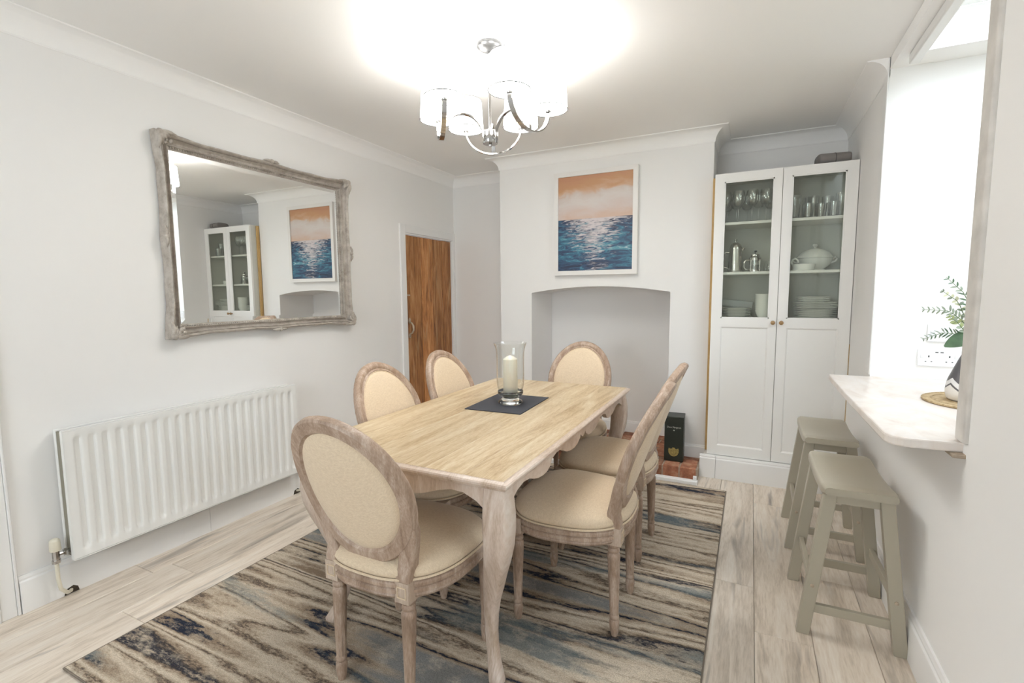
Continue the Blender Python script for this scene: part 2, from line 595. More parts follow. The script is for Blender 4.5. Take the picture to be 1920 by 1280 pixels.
def plank_mesh(w, l):
    k = (round(w, 3), round(l, 3))
    if k not in mesh_cache:
        g = 0.0007
        c = 0.0018
        b = MB()
        hw, hl = w / 2 - g, l / 2 - g
        b.loft([[(-hw, -hl, -.012), (hw, -hl, -.012), (hw, hl, -.012), (-hw, hl, -.012)],
                [(-hw, -hl, -c), (hw, -hl, -c), (hw, hl, -c), (-hw, hl, -c)],
                [(-hw + c, -hl + c, 0), (hw - c, -hl + c, 0), (hw - c, hl - c, 0), (-hw + c, hl - c, 0)]])
        o = b.build('plank', M['plank'], floor, smooth=0)
        mesh_cache[k] = o.data
        return o
    o = bpy.data.objects.new('plank', mesh_cache[k])
    col.objects.link(o)
    o.parent = floor
    return o


# row joints measured: row index -> one board end
known = {0: 1.295, 1: 0.99, 12: 2.306, 13: 1.995}
for i in range(-2, 17):
    x0 = -2.32 - PW + PW * i
    x1 = x0 + PW
    if x0 < XL - 0.05:
        x0 = XL - 0.05
    if x1 > XR + 0.02:
        x1 = min(x1, XR + 0.05)
    if x1 - x0 < 0.01:
        continue
    j0 = known.get(i, 0.35 + (i * 0.43) % PLN)
    y = j0 - PLN * math.ceil((j0 + 1.75) / PLN)
    while y < YB + 0.1:
        a, b = max(y, -1.75), min(y + PLN, YB + 0.12)
        if b - a > 0.02:
            o = plank_mesh(x1 - x0, b - a)
            o.location = ((x0 + x1) / 2, (a + b) / 2, 0)
        y += PLN
# kitchen floor beyond the wall
struct(MB().box(XR + 0.02, 3.3, -1.8, 3.2, -0.02, -0.001).build('floor_kitchen', M['plank']))

struct(MB().box(XL - 0.15, 0.5675, -1.9, YB + 0.25, ZC, ZC + 0.1).build('ceiling', M['ceiling']))

# left wall with the low cellar door (y 3.384-4.122) and a near doorway (y -.1-.727)
DY0, DY1, DZ = 3.384, 4.122, 1.842
EY0, EY1, EZ = -0.08, 0.725, 2.02
w = MB()
w.box(XL - .15, XL, -1.9, EY0, 0, ZC)
w.box(XL - .15, XL, EY0, EY1, EZ, ZC)
w.box(XL - .15, XL, EY1, DY0, 0, ZC)
w.box(XL - .15, XL, DY0, DY1, DZ, ZC)
w.box(XL - .15, XL, DY1, YB + .1, 0, ZC)
struct(w.build('wall_left', M['wall'], smooth=0))
# back wall of both alcoves
w = MB()
w.box(XL - .1, -1.93, YB, YB + .15, 0, ZC)
w.box(-.30, XR + .02, YB, YB + .15, 0, ZC)
struct(w.build('wall_back', M['wall'], smooth=0))
# chimney breast with arched recess
BX0, BX1, AX0, AX1, RY = -1.963, -.270, -1.67, -.543, 4.24
spr, crn = 1.318, 1.366
w = MB()
w.box(BX0, AX0, YBR, RY, 0, ZC)
w.box(AX1, BX1, YBR, RY, 0, ZC)
arc = []
for k in range(25):
    s_ = k / 24
    xx = AX0 + (AX1 - AX0) * s_
    arc.append((xx, spr + (crn - spr) * (1 - (2 * s_ - 1) ** 2)))
w.prism(arc + [(AX1, ZC), (AX0, ZC)], 'y', YBR, RY)
w.box(BX0, BX1, RY, RY + .12, 0, ZC)
struct(w.build('wall_chimney_breast', M['wall'], smooth=20))
# right wall with the serving opening (y 1.835-3.05, from worktop to ceiling) and a doorway near the camera
OY0, OY1, WT, WZ = 1.83, 3.05, 0.735, 0.842
w = MB()
w.box(XR, WT, OY1, YB + .15, 0, ZC)
w.box(XR, WT, OY0, OY1, 0, WZ)
w.box(XR, WT, 1.36, OY0, 0, ZC)
w.box(XR, WT, .90, 1.36, 2.05, ZC)
w.box(XR, WT, -1.9, .90, 0, ZC)
struct(w.build('wall_right', M['wall'], smooth=0))
# front wall behind the camera, with its window
w = MB()
w.box(XL - .15, -2.05, -1.9, -1.75, 0, ZC)
w.box(-.50, XR + .1, -1.9, -1.75, 0, ZC)
w.box(-2.05, -.50, -1.9, -1.75, 0, .80)
w.box(-2.05, -.50, -1.9, -1.75, 2.20, ZC)
struct(w.build('wall_front', M['wall'], smooth=0))
w1 = MB()
for a in ((-2.05, -1.99), (-1.305, -1.245), (-.56, -.50)):
    w1.box(a[0], a[1], -1.87, -1.80, .80, 2.20)
w1.box(-2.05, -.50, -1.87, -1.80, .80, .86)
w1.box(-2.05, -.50, -1.87, -1.80, 2.14, 2.20)
win = struct(w1.build('window_1', M['gloss'], bevel=.004))
for a in ((-1.99, -1.305), (-1.245, -.56)):
    box_obj('pane', M['pane'], (a[0], a[1], -1.838, -1.834, .86, 2.14), win)

# kitchen shell: flat ceiling with a roof window, back wall, glazed garden doors
KZ = 2.388
SX0, SX1, SY0, SY1 = 0.655, 1.60, 1.05, 2.892
w = MB()
w.box(.568, SX0, -1.9, 3.2, KZ, ZC + .1)
w.box(SX1, 3.3, -1.9, 3.2, KZ, ZC + .1)
w.box(SX0, SX1, SY1, 3.2, KZ, ZC + .1)
w.box(SX0, SX1, -1.9, SY0, KZ, ZC + .1)
struct(w.build('ceiling_kitchen', M['ceiling'], smooth=0))
w = MB()
for a in (SX0, SX1 - .05):
    w.box(a, a + .05, SY0, SY1, ZC + .1, ZC + .16)
for a in (SY0, SY1 - .05):
    w.box(SX0, SX1, a, a + .05, ZC + .1, ZC + .16)
sk = struct(w.build('window_2', M['gloss'], bevel=.004))
box_obj('pane', M['pane'], (SX0 + .05, SX1 - .05, SY0 + .05, SY1 - .05, ZC + .12, ZC + .126), sk)
struct(MB().box(.608, .650, .6, SY1 + .012, KZ - .046, KZ).build('trim_1', M['gloss'], bevel=.006))
struct(MB().box(WT, 3.3, 3.058, 3.2, 0, ZC).build('wall_kitchen_back', M['wall']))
struct(MB().box(.6, 3.3, -1.9, -1.75, 0, ZC).build('wall_kitchen_front', M['wall']))
w = MB()
w.box(3.2, 3.35, -1.9, .05, 0, ZC)
w.box(3.2, 3.35, 1.19, 3.2, 0, ZC)
w.box(3.2, 3.35, .05, 1.19, 2.15, ZC)
struct(w.build('wall_kitchen_side', M['wall'], smooth=0))
w = MB()
for k in range(3):
    y0 = .05 + k * .54
    w.box(3.22, 3.27, y0, y0 + .06, 0, 2.15)
w.box(3.22, 3.27, .05, 1.19, 2.09, 2.15)
w.box(3.22, 3.27, .05, 1.19, 0, .08)
gd = struct(w.build('window_3', M['gloss'], bevel=.004))
for k in range(2):
    y0 = .11 + k * .54
    box_obj('pane', M['pane'], (3.243, 3.247, y0, y0 + .48, .08, 2.09), gd)
# garden beyond
lawn = struct(MB().box(3.4, 12, -6, 9, -.1, -.05).build('ground', plain('lawn', (0.10, 0.16, 0.05), 0.9, bump=.5, bscale=20, var=.3)))


def sweep_path(path, prof, name, mat):
    """prof: (d from wall, z); the room lies to the right of the direction of travel"""
    pts = [Vector((p[0], p[1])) for p in path]
    k = len(pts)
    rings = []
    for i in range(k):
        d0 = (pts[i] - pts[i - 1]).normalized() if i else None
        d1 = (pts[i + 1] - pts[i]).normalized() if i < k - 1 else None
        n0 = Vector((d0.y, -d0.x)) if d0 else None
        n1 = Vector((d1.y, -d1.x)) if d1 else None
        if n0 is None: nn = n1
        elif n1 is None: nn = n0
        else:
            nn = (n0 + n1) / (1 + n0.dot(n1))
        rings.append([(pts[i].x + nn.x * d, pts[i].y + nn.y * d, z) for d, z in prof])
    return struct(MB().loft(rings).build(name, mat, smooth=25))


CV = .092
cprof = [(-.004, ZC + .002), (-.004, ZC - CV), (.003, ZC - CV), (.004, ZC - CV + .003)]
for k in range(9):
    a = PI / 2 * k / 8
    cprof.append((.006 + (CV - .009) * (1 - math.cos(a)), ZC - .005 - (CV - .010) * (1 - math.sin(a))))
cprof += [(CV - .002, ZC - .003), (CV, ZC - .002), (CV, ZC + .002)]
sweep_path([(XL, -1.75), (XL, YB), (BX0, YB), (BX0, YBR), (BX1, YBR), (BX1, YB), (XR, YB), (XR, OY1)], cprof, 'trim_2', M['ceiling'])
sweep_path([(XR, OY0), (XR, -1.75)], cprof, 'trim_3', M['ceiling'])

SK = .160
sprof = [(-.002, 0), (-.002, SK), (.008, SK), (.010, SK - .006), (.013, SK - .012), (.013, SK - .020), (.018, SK - .026), (.020, SK - .034), (.020, 0)]
for k, (a, b) in enumerate(((.799, 1.5845), (1.5865, 3.312))):
    sweep_path([(XL, a), (XL, b)], sprof, 'baseboard_left' if k == 0 else 'baseboard_left_far', M['gloss'])
sweep_path([(XL + .0, YB), (BX0, YB), (BX0, YBR)], sprof, 'baseboard_back', M['gloss'])
sweep_path([(XR, 3.60), (XR, 1.40)], sprof, 'baseboard_right', M['gloss'])
# plinth under the cabinet: two boards of skirting with a joint
HZ = .085
pl = []
for k, (a, b) in enumerate(((-.292, -.1885), (-.1865, XR))):
    sweep_path([(a, 3.632), (b, 3.632)], [(d + .002 if d < 0 else d, z + .004) for d, z in sprof[:-1]] + [(.020, 0)], 'baseboard_alcove' if k == 0 else 'baseboard_alcove_long', M['gloss'])
struct(MB().box(-.27, XR, 3.632, 4.16, 0, .158).build('trim_4', M['gloss']))
# recess and breast skirting standing on the hearth
hp = [(d * .7, HZ + z * .62) for d, z in sprof]
sweep_path([(BX0, YBR), (AX0, YBR), (AX0, RY), (AX1, RY), (AX1, YBR), (BX1, YBR)], hp, 'baseboard_breast', M['gloss'])

# hearth of bricks with a white timber threshold
hearth = struct(MB().box(-1.95, -.294, 3.505, RY, 0, HZ - .006).build('hearth', M['mortar']))


def brick(b):
    c = .004
    x0, x1, y0, y1, z0, z1 = b
    j = [random.uniform(-.002, .002) for _ in range(3)]
    cx_, cy_ = (x0 + x1) / 2, (y0 + y1) / 2
    hw, hl = (x1 - x0) / 2 - .005, (y1 - y0) / 2 - .005
    q = lambda i, z: [(-hw + i, -hl + i, z), (hw - i, -hl + i, z), (hw - i, hl - i, z), (-hw + i, hl - i, z)]
    o = MB().loft([q(0, z0), q(0, z1 - c), q(c, z1)]).build('brick', M['brick'], hearth, smooth=0)
    o.location = (cx_ + j[0], cy_, j[2] * .7)
    o.rotation_euler = (0, 0, j[1] * 4)


for k in range(14):
    x1 = -.300 - k * .115
    brick((x1 - .115, x1, 3.497, 3.69, .004, HZ))
for r_ in range(5):
    y0 = 3.69 + r_ * .110
    for k in range(8):
        x1 = -.300 - k * .225 + (.11 if r_ % 2 else 0)
        a = max(x1 - .225, -1.95); b = min(x1, -.300)
        if b - a > .03 and not (y0 > 3.73 and (b < AX0 + .02 or a > AX1 - .02)):
            if y0 > 3.73:
                a, b = max(a, AX0), min(b, AX1)
            brick((a, b, y0, y0 + .110, .004, HZ))
w = MB().box(-1.95, -.287, 3.415, 3.462, 0, .026)
w.box(-.318, -.293, 3.440, 3.466, .026, .052)
struct(w.build('trim_5', M['gloss'], bevel=.004))

# opening jambs and edge trims
struct(MB().box(XR - .007, XR + .001, OY1 - .006, OY1 + .075, .88, ZC - .0).build('trim_6', M['gloss'], bevel=.004))
struct(MB().prism([(XR - .011, 1.773), (XR - .004, 1.766), (XR + .02, 1.766), (XR + .02, 1.842), (XR - .004, 1.842), (XR - .011, 1.834)], 'z', .876, ZC).build('trim_7', M['trimgrey'], bevel=.003))

# cellar door in the left wall
w = MB()
fo, ft = .070, .014
w.box(XL - .02, XL + ft, DY0 - fo, DY0, 0, DZ + fo)
w.box(XL - .02, XL + ft, DY1, YB - .001, 0, DZ + fo)
w.box(XL - .02, XL + ft, DY0, DY1, DZ, DZ + fo)
w.box(XL - .06, XL + .005, DY0 - .002, DY0 + .012, 0, DZ + .002)
w.box(XL - .06, XL + .005, DY1 - .012, DY1 + .002, 0, DZ + .002)
w.box(XL - .06, XL + .005, DY0, DY1, DZ - .012, DZ + .002)
struct(w.build('trim_8', M['gloss'], bevel=.004))
door = struct(MB().box(XL - .055, XL - .035, DY0 + .014, DY1 - .014, .008, DZ - .016).build('door_1', M['oldpine']))
ys = [DY0 + .014, DY0 + .245, DY0 + .415, DY0 + .575, DY1 - .014]
for a, b in zip(ys[:-1], ys[1:]):
    g = .003
    o = MB().box(XL - .035, XL - .010 + random.uniform(-.001, .001), a + g, b - g, .008, DZ - .016).build('plank', M['oldpine'], door, bevel=.005)
hd = MB()
hy, hz_ = 3.432, 1.018
hd.tube([(XL - .008, hy, hz_ + .055), (XL + .018, hy, hz_ + .045), (XL + .034, hy, hz_ + .02), (XL + .036, hy, hz_ - .015), (XL + .02, hy, hz_ - .042), (XL - .008, hy, hz_ - .055)],
        [.006, .007, .009, .009, .007, .006], 8)
hd.lathe([(.001, 0), (.017, 0), (.017, .004), (.010, .007), (.001, .008)], 12, (0, 0, 0))
vs = hd.v[-60:]
hd.v[-60:] = [(XL - .008 + v[2], hy + v[0], hz_ + .066 + v[1] * 1.5) for v in vs]
hd.lathe([(.001, 0), (.015, 0), (.015, .004), (.009, .007), (.001, .008)], 12, (0, 0, 0))
vs = hd.v[-60:]
hd.v[-60:] = [(XL - .008 + v[2], hy + v[0], hz_ - .066 + v[1] * 1.5) for v in vs]
part(hd.build('handle', M['iron'], door), 'worn pale iron pull handle')
MB().box(XL - .010, XL + .002, 3.404, 3.440, 1.30, 1.315).build('latch', M['iron'], door)

# near door in the left wall, only its architrave in view
w = MB()
w.box(XL - .02, XL + .018, EY1, EY1 + .012, 0, EZ + .07)
w.box(XL - .02, XL + .012, EY1 + .012, EY1 + .062, 0, EZ + .07)
w.box(XL - .02, XL + .018, EY1 + .062, EY1 + .072, 0, EZ + .07)
w.box(XL - .02, XL + .016, EY0 - .07, EY0, 0, EZ + .07)
w.box(XL - .02, XL + .016, EY0, EY1, EZ, EZ + .07)
struct(w.build('trim_9', M['gloss'], bevel=.003))
d2 = struct(MB().box(XL - .05, XL - .015, EY0 + .003, EY1 - .003, .005, EZ - .003).build('door_2', M['gloss'], bevel=.003))
for a in (.12, 1.05):
    for b in (EY0 + .10, EY0 + .45):
        MB().box(XL - .018, XL - .011, b, b + .26, a, a + .80).build('panel', M['gloss'], d2, bevel=.006)
MB().lathe([(.012, 0), (.008, .02), (.024, .035), (.024, .05), (.001, .055)], 14).build('knob', M['brass'], d2).matrix_local = Matrix.Translation((XL - .015, EY1 - .08, 1.0)) @ Matrix.Rotation(R(90), 4, 'Y')

# ------------------------------------------------------------------ dining table
TX, TY, TZ, HX, HY = -1.093, 2.071, .745, .4585, .8295
table = thing('dining_table', 'long washed mango wood dining table with scalloped apron and curved legs', 'table', (TX, TY, .012))
tz = TZ - .012
prof = [(.024, tz - .030), (.012, tz - .029), (.007, tz - .024), (.004, tz - .018), (0, tz - .016), (0, tz - .010), (.004, tz - .006), (.014, tz - .0035), (.018, tz - .0005)]
rr = lambda i, z: [(-HX + i, -HY + i, z), (HX - i, -HY + i, z), (HX - i, HY - i, z), (-HX + i, HY - i, z)]
MB().loft([rr(i, z) for i, z in prof]).build('tabletop_edge', M['tablewash'], table, smooth=30)
n = 6
pw = (2 * (HX - .018)) / n
for k in range(n):
    a = -HX + .018 + k * pw
    MB().box(a + .0004, a + pw - .0004, -HY + .0185, HY - .0185, tz - .004, tz).build('plank', M['tabletop'], table, bevel=.0008, seg=1)
# aprons
half = [(-.772, .58), (-.752, .625), (-.735, .652), (-.69, .673), (-.643, .682), (-.595, .677), (-.555, .662), (-.515, .651), (-.47, .646), (-.43, .648), (-.40, .660), (-.384, .680),
        (-.36, .686), (-.335, .691), (-.30, .690), (-.268, .681), (-.22, .660), (-.17, .650), (-.12, .647), (-.08, .652), (-.045, .668), (-.031, .684), (-.02, .672), (0, .664)]
ap = half + [(-a, b) for a, b in reversed(half[:-1])]
for sx_ in (-1, 1):
    poly = [(a, b - .012) for a, b in ap] + [(.772, tz - .026), (-.772, tz - .026)]
    x0 = sx_ * (HX - .030)
    MB().prism(poly, 'x', min(x0, x0 - sx_ * .022), max(x0, x0 - sx_ * .022)).build('apron', M['tablewash'], table, smooth=30)
    # thin bead along the scalloped edge
halfs = [(-.398, .56), (-.392, .60), (-.372, .632), (-.335, .661), (-.288, .680), (-.24, .683), (-.19, .671), (-.13, .650), (-.07, .640), (0, .636)]
aps = halfs + [(-a, b) for a, b in reversed(halfs[:-1])]
for sy_ in (-1, 1):
    poly = [(a, b - .012) for a, b in aps] + [(.398, tz - .026), (-.398, tz - .026)]
    y0 = sy_ * (HY - .030)
    MB().prism(poly, 'y', min(y0, y0 - sy_ * .022), max(y0, y0 - sy_ * .022)).build('apron', M['tablewash'], table, smooth=30)
# cabriole legs
spine = [(.722, -.002, .072), (.70, -.002, .074), (.66, .002, .080), (.62, .004, .085), (.57, .004, .086), (.51, .0, .081), (.45, -.013, .073), (.39, -.030, .064), (.33, -.045, .056), (.27, -.058, .047),
         (.21, -.066, .040), (.15, -.066, .036), (.10, -.058, .035), (.06, -.046, .037), (.03, -.034, .042), (.012, -.026, .045), (.0, -.026, .040)]
for sx_ in (-1, 1):
    for sy_ in (-1, 1):
        rings = []
        for z, e_, s_ in spine:
            z = z - .009 if z > .3 else z
            cx_ = sx_ * (HX - .058 + e_)
            cy_ = sy_ * (HY - .058 + e_)
            h = s_ / 2
            c = h * .78
            ring = [(-h, -c), (-c, -h), (0, -h * 1.02), (c, -h), (h, -c), (h * 1.02, 0), (h, c), (c, h), (0, h * 1.02), (-c, h), (-h, c), (-h * 1.02, 0)]
            rings.append([(cx_ + a, cy_ + b, z) for a, b in ring])
        rings.reverse()
        MB().loft(rings).build('leg', M['tablewash'], table, smooth=50)

# ------------------------------------------------------------------ dining chairs (front faces +Y)
def seat_ring(off, z, n=48):
    out = []
    for k in range(n):
        a = 2 * PI * k / n
        c, s_ = math.cos(a), math.sin(a)
        e_ = .76
        yy = .236 * math.copysign(abs(s_) ** e_, s_)
        xx = .252 * (1 + .075 * yy / .236) * math.copysign(abs(c) ** e_, c)
        l = math.hypot(xx, yy)
        out.append((xx * (1 + off / l), yy * (1 + off / l), z))
    return out


def yback(z):
    t_ = max(0, z - .46)
    return -.193 - .22 * t_ - .25 * t_ * t_


def bpt(u, z, d):
    sl = .22 + .5 * max(0, z - .46)
    nl = math.hypot(1, sl)
    return (u, yback(z) + .42 * u * u + d / nl, z + d * sl / nl)


def ell(k, n, a, b, cz):
    t_ = 2 * PI * k / n
    return a * math.cos(t_), cz + b * math.sin(t_)


def make_chair(label, loc, rz):
    ch = thing('dining_chair', label, 'chair', loc, rz, 'oval-backed dining chairs around the table')
    W = M['chairwood']
    # seat frame: reeded rail
    pr = [(-.05, .372), (-.012, .372), (-.004, .376), (0, .384), (-.003, .390), (.003, .394), (.003, .404), (-.003, .409), (.003, .413), (.004, .424), (-.001, .431), (-.012, .434), (-.05, .434)]
    MB().loft([seat_ring(o_, z) for o_, z in pr]).build('seat_frame', W, ch, smooth=40)
    pr = [(-.014, .432), (-.003, .440), (.002, .452), (-.002, .466), (-.018, .480), (-.045, .491), (-.085, .499), (-.13, .504), (-.18, .507), (-.225, .508)]
    cu = MB().loft([seat_ring(o_, z) for o_, z in pr]).build('seat_cushion', M['linen'], ch, smooth=60)
    MB().tube([(x_, y_, z) for x_, y_, z in seat_ring(.001, .437)], .0042, 6, closed=True).build('piping', M['linen'], cu)
    # oval back frame
    NB = 56
    sec = [(-.024, -.010), (-.024, .006), (-.018, .015), (-.010, .011), (-.002, .018), (.012, .018), (.019, .012), (.024, .004), (.024, -.012), (.018, -.018), (-.016, -.018)]
    rings = []
    A, B, CZ = .199, .2255, .715
    for k in range(NB):
        u, z = ell(k, NB, A, B, CZ)
        t_ = 2 * PI * k / NB
        nx, nz = math.cos(t_) / A, math.sin(t_) / B
        l = math.hypot(nx, nz)
        nx, nz = nx / l, nz / l
        rings.append([bpt(u + nx * o_, z + nz * o_, d) for o_, d in sec])
    MB().loft(rings, loop=True).build('back_frame', W, ch, smooth=40)
    # uprights joining the oval to the rear legs
    for s_ in (-1, 1):
        path = [(.190, .645), (.183, .60), (.171, .56), (.159, .52), (.150, .485), (.146, .45), (.145, .40)]
        wd = [.030, .046, .052, .052, .050, .050, .050]
        rg = []
        for (u, z), w_ in zip(path, wd):
            h = w_ / 2
            th = .016 if z > .55 else .016 + (.55 - z) * .06
            if z > .47:
                rg.append([bpt(s_ * u + a * h, z, b * th) for a, b in ((-1, -1), (1, -1), (1, 1), (-1, 1))])
            else:
                rg.append([(s_ * u + a * h, -.193 + b * .025, z) for a, b in ((-1, -1), (1, -1), (1, 1), (-1, 1))])
        MB().loft(rg).build('upright', W, ch, smooth=40, bevel=.005)
    # padded back, domed on both faces
    NP = 40
    fr = [(1.0, .004), (.985, .010), (.93, .016), (.8, .021), (.55, .025), (.25, .027), (.02, .0275)]
    bk = [(1.0, -.006), (.97, -.012), (.85, -.018), (.55, -.024), (.25, -.026), (.02, -.0265)]
    rg = []
    for q, d in list(reversed(fr)) + bk:
        rg.append([bpt(*ell(k, NP, .180 * q, .206 * q, CZ), d) for k in range(NP)])
    cu = MB().loft(rg).build('back_cushion', M['linen'], ch, smooth=60)
    MB().tube([bpt(*ell(k, NP, .1765, .2025, CZ), .010) for k in range(NP)], .0035, 6, closed=True).build('piping', M['linen'], cu)
    lp = [(.0245, .372), (.0245, .358), (.0175, .352), (.0225, .345), (.0225, .338), (.0180, .333), (.0235, .325), (.0240, .312), (.0238, .309), (.0165, .088), (.0163, .085), (.0185, .080), (.0185, .071), (.0150, .067),
          (.0190, .058), (.0195, .045), (.0165, .018), (.0125, .0)]
    for s_ in (-1, 1):
        lg = MB().lathe(lp, 20, (s_ * .207, .180, 0), flute=(.084, .310, .87))
        lg.box(s_ * .207 - .026, s_ * .207 + .026, .155, .206, .370, .430)
        lg.build('leg', W, ch, smooth=50)
        lg = MB()
        rings = []
        for r_, z in reversed(lp):
            ring = []
            yc = -.188 - (.36 - min(z, .36)) * .02
            for j in range(20):
                a = 2 * PI * j / 20
                q = r_ * (.87 if (j % 2 and .084 < z < .310) else 1)
                ring.append((s_ * .145 + q * math.cos(a), yc + q * math.sin(a), z))
            rings.append(ring)
        lg.loft(rings)
        lg.box(s_ * .145 - .026, s_ * .145 + .026, -.2205, -.168, .368, .434)
        lg.build('leg', W, ch, smooth=50)
        # moulded square on the rear block
        sq = MB()
        for b in ((-.017, .017, .384, .387), (-.017, .017, .417, .420), (-.017, -.014, .384, .420), (.014, .017, .384, .420)):
            sq.box(s_ * .145 + b[0], s_ * .145 + b[1], -.223, -.2195, b[2], b[3])
        part(sq.build('square_moulding', M['linen'], ch, smooth=0), 'pale square moulding')
    return ch


RZ = .011
c1 = make_chair('dining chair at the near table end, showing its padded oval back', (-1.062, 1.312, RZ), R(0))
chairs = [
    ('dining chair on the stool side of the table, the nearer of the pair', (-.622, 1.868, RZ), R(91)),
    ('dining chair on the stool side of the table, the one nearer the brick hearth', (-.640, 2.435, RZ), R(88)),
    ('dining chair on the radiator side of the table, the nearer of the pair', (-1.325, 1.845, RZ), R(-90)),
    ('dining chair on the radiator side of the table, in front of the brown door', (-1.330, 2.412, RZ), R(-90)),
    ('dining chair at the far table end before the arched fireplace recess', (-1.042, 2.900, RZ), R(180)),
]
for lb, lc, rz in chairs:
    dup(c1, lb, lc, rz)

# ------------------------------------------------------------------ rug
RX0, RX1, RY0, RY1 = -2.135, -.106, .726, 3.385
q = lambda i, z: [(RX0 + i, RY0 + i, z), (RX1 - i, RY0 + i, z), (RX1 - i, RY1 - i, z), (RX0 + i, RY1 - i, z)]
rug = tag(MB().loft([q(.0, 0.0005), q(.0, .005), q(.004, .0095), q(.012, .0105)]).build('rug', M['rug'], smooth=0),
          'large rug with distressed beige, brown, navy and teal streaks under the dining table', 'rug')
m = plain('rug_binding', (0.20, 0.165, 0.13), .9, bump=.4, bscale=300)
MB().tube([(a, b, .005) for a, b in ((RX0, RY0), (RX1, RY0), (RX1, RY1), (RX0, RY1))], .0045, 6, closed=True).build('binding', m, rug)

# ------------------------------------------------------------------ stools
def make_stool(label, loc, rz):
    st = thing('saddle_stool', label, 'stool', loc, rz, 'saddle stools under the worktop')
    S = M['stool']
    # saddle seat: long axis Y, dipped in the middle
    rings = []
    L, W = .230, .116
    for k in range(15):
        y_ = -L + 2 * L * k / 14
        dip = -.016 * math.cos(PI / 2 * y_ / L) ** 1.0
        t_ = .605 + dip
        e_ = 0.0
        if k in (0, 14): e_ = .006
        top, bot = t_ - e_, t_ - .040 + e_
        ws = W - e_
        sec = []
        for (xx, zz) in ((-ws + .008, bot), (ws - .008, bot), (ws, bot + .008), (ws, top - .012), (ws - .004, top - .004), (ws - .012, top), (0, top - .002), (-ws + .012, top), (-ws + .004, top - .004), (-ws, top - .012), (-ws, bot + .008)):
            sec.append((xx, y_, zz))
        rings.append(sec)
    MB().loft(rings).build('seat', S, st, smooth=40)
    def at(sx_, sy_, z):
        f_ = (.575 - z) / .575
        return sx_ * (.085 + .068 * f_), sy_ * (.183 + .008 * f_)
    for sx_ in (-1, 1):
        for sy_ in (-1, 1):
            rg = []
            for z in (0, .565):
                cx_, cy_ = at(sx_, sy_, z)
                h, g = .022, .017
                rg.append([(cx_ - h, cy_ - g, z), (cx_ + h, cy_ - g, z), (cx_ + h, cy_ + g, z), (cx_ - h, cy_ + g, z)])
            lg = MB().loft(rg).build('leg', S, st, smooth=0, bevel=.003)
            cx_, cy_ = at(sx_, sy_, .2)
            b = MB().lathe([(.001, 0), (.007, 0), (.007, .002), (.001, .0035)], 10)
            b.v = [(cx_ + v[0], cy_ + sy_ * (.017 + v[2]), .2 + v[1]) for v in b.v]
            part(b.build('bolt', M['iron'], lg), 'dark bolt head')
    for sy_ in (-1, 1):
        cx_, cy_ = at(1, sy_, .108)
        MB().box(-cx_ + .02, cx_ - .02, cy_ - .009, cy_ + .009, .091, .125).build('stretcher', S, st, bevel=.002)
        cx_, cy_ = at(1, sy_, .555)
        MB().box(-cx_ + .02, cx_ - .02, cy_ - .009, cy_ + .009, .530, .566).build('seat_rail', S, st, bevel=.002)
    for sx_ in (-1, 1):
        cx_, cy_ = at(sx_, 1, .2)
        MB().box(cx_ - .009, cx_ + .009, -cy_ + .014, cy_ - .014, .183, .217).build('stretcher', S, st, bevel=.002)
    return st


s1 = make_stool('sage grey saddle stool nearest the rounded worktop corner, in front of its twin', (.372, 2.270, 0), R(1))
dup(s1, 'sage grey saddle stool by the white cabinet, behind its twin', (.374, 2.955, 0), R(-.5))

# ------------------------------------------------------------------ worktop (breakfast bar through the opening)
wt = .872
rad = .055
poly = [(.385, 3.045), (.382, 2.9), (.380, 2.5), (.384, 2.0)]
for k in range(7):
    a = PI + PI / 2 * k / 6
    poly.append((.386 + rad + rad * math.cos(a), 1.795 + rad + rad * math.sin(a)))
poly += [(XR + .02, 1.800), (XR + .02, 1.836), (1.12, 1.836), (1.12, 3.052), (.56, 3.052), (.54, 3.047)]
wk = thing('worktop', 'pale marbled worktop running through the wall opening above the stools', 'worktop', (0, 0, 0))
MB().prism(poly, 'z', wt - .030, wt).build('slab', M['worktop'], wk, smooth=0, bevel=.006)
part(MB().box(.535, .588, 1.775, 1.842, wt - .041, wt - .0295).build('end_batten', M['mortar'], wk, bevel=.003), 'rough brown batten under the near end')

# ------------------------------------------------------------------ white glazed cabinet
CX0, CX1, CY, CZ0, CZ1 = -.2495, .5610, 3.655, .162, 2.107
cab = thing('display_cabinet', 'tall white display cabinet with two half-glazed doors in the right alcove', 'cabinet', (0, 0, 0))
w = MB()
t_ = .018
w.box(CX0, CX0 + t_, CY + .02, CY + .32, CZ0, CZ1)
w.box(CX1 - t_, CX1, CY + .02, CY + .32, CZ0, CZ1)
w.box(CX0 + t_, CX1 - t_, CY + .02, CY + .32, CZ1 - t_, CZ1)
w.box(CX0 + t_, CX1 - t_, CY + .02, CY + .32, CZ0, CZ0 + t_)
w.box(CX0, CX1, CY + .32, CY + .326, CZ0, CZ1)
w.box((CX0 + CX1) / 2 - .012, (CX0 + CX1) / 2 + .012, CY + .03, CY + .32, CZ0 + t_, CZ1 - t_)
w.build('carcass', plain('shaded_cabinet_foil', (0.64, 0.645, 0.60), .5), cab, smooth=0)  # same white foil greyed in colour to imitate shade inside
SH = [1.126, 1.450, 1.786]
for z in SH:
    for a, b in ((CX0 + t_, (CX0 + CX1) / 2 - .012), ((CX0 + CX1) / 2 + .012, CX1 - t_)):
        MB().box(a, b, CY + .030, CY + .318, z - .018, z).build('shelf', M['cab'], cab, bevel=.001, seg=1)
mid = (CX0 + CX1) / 2
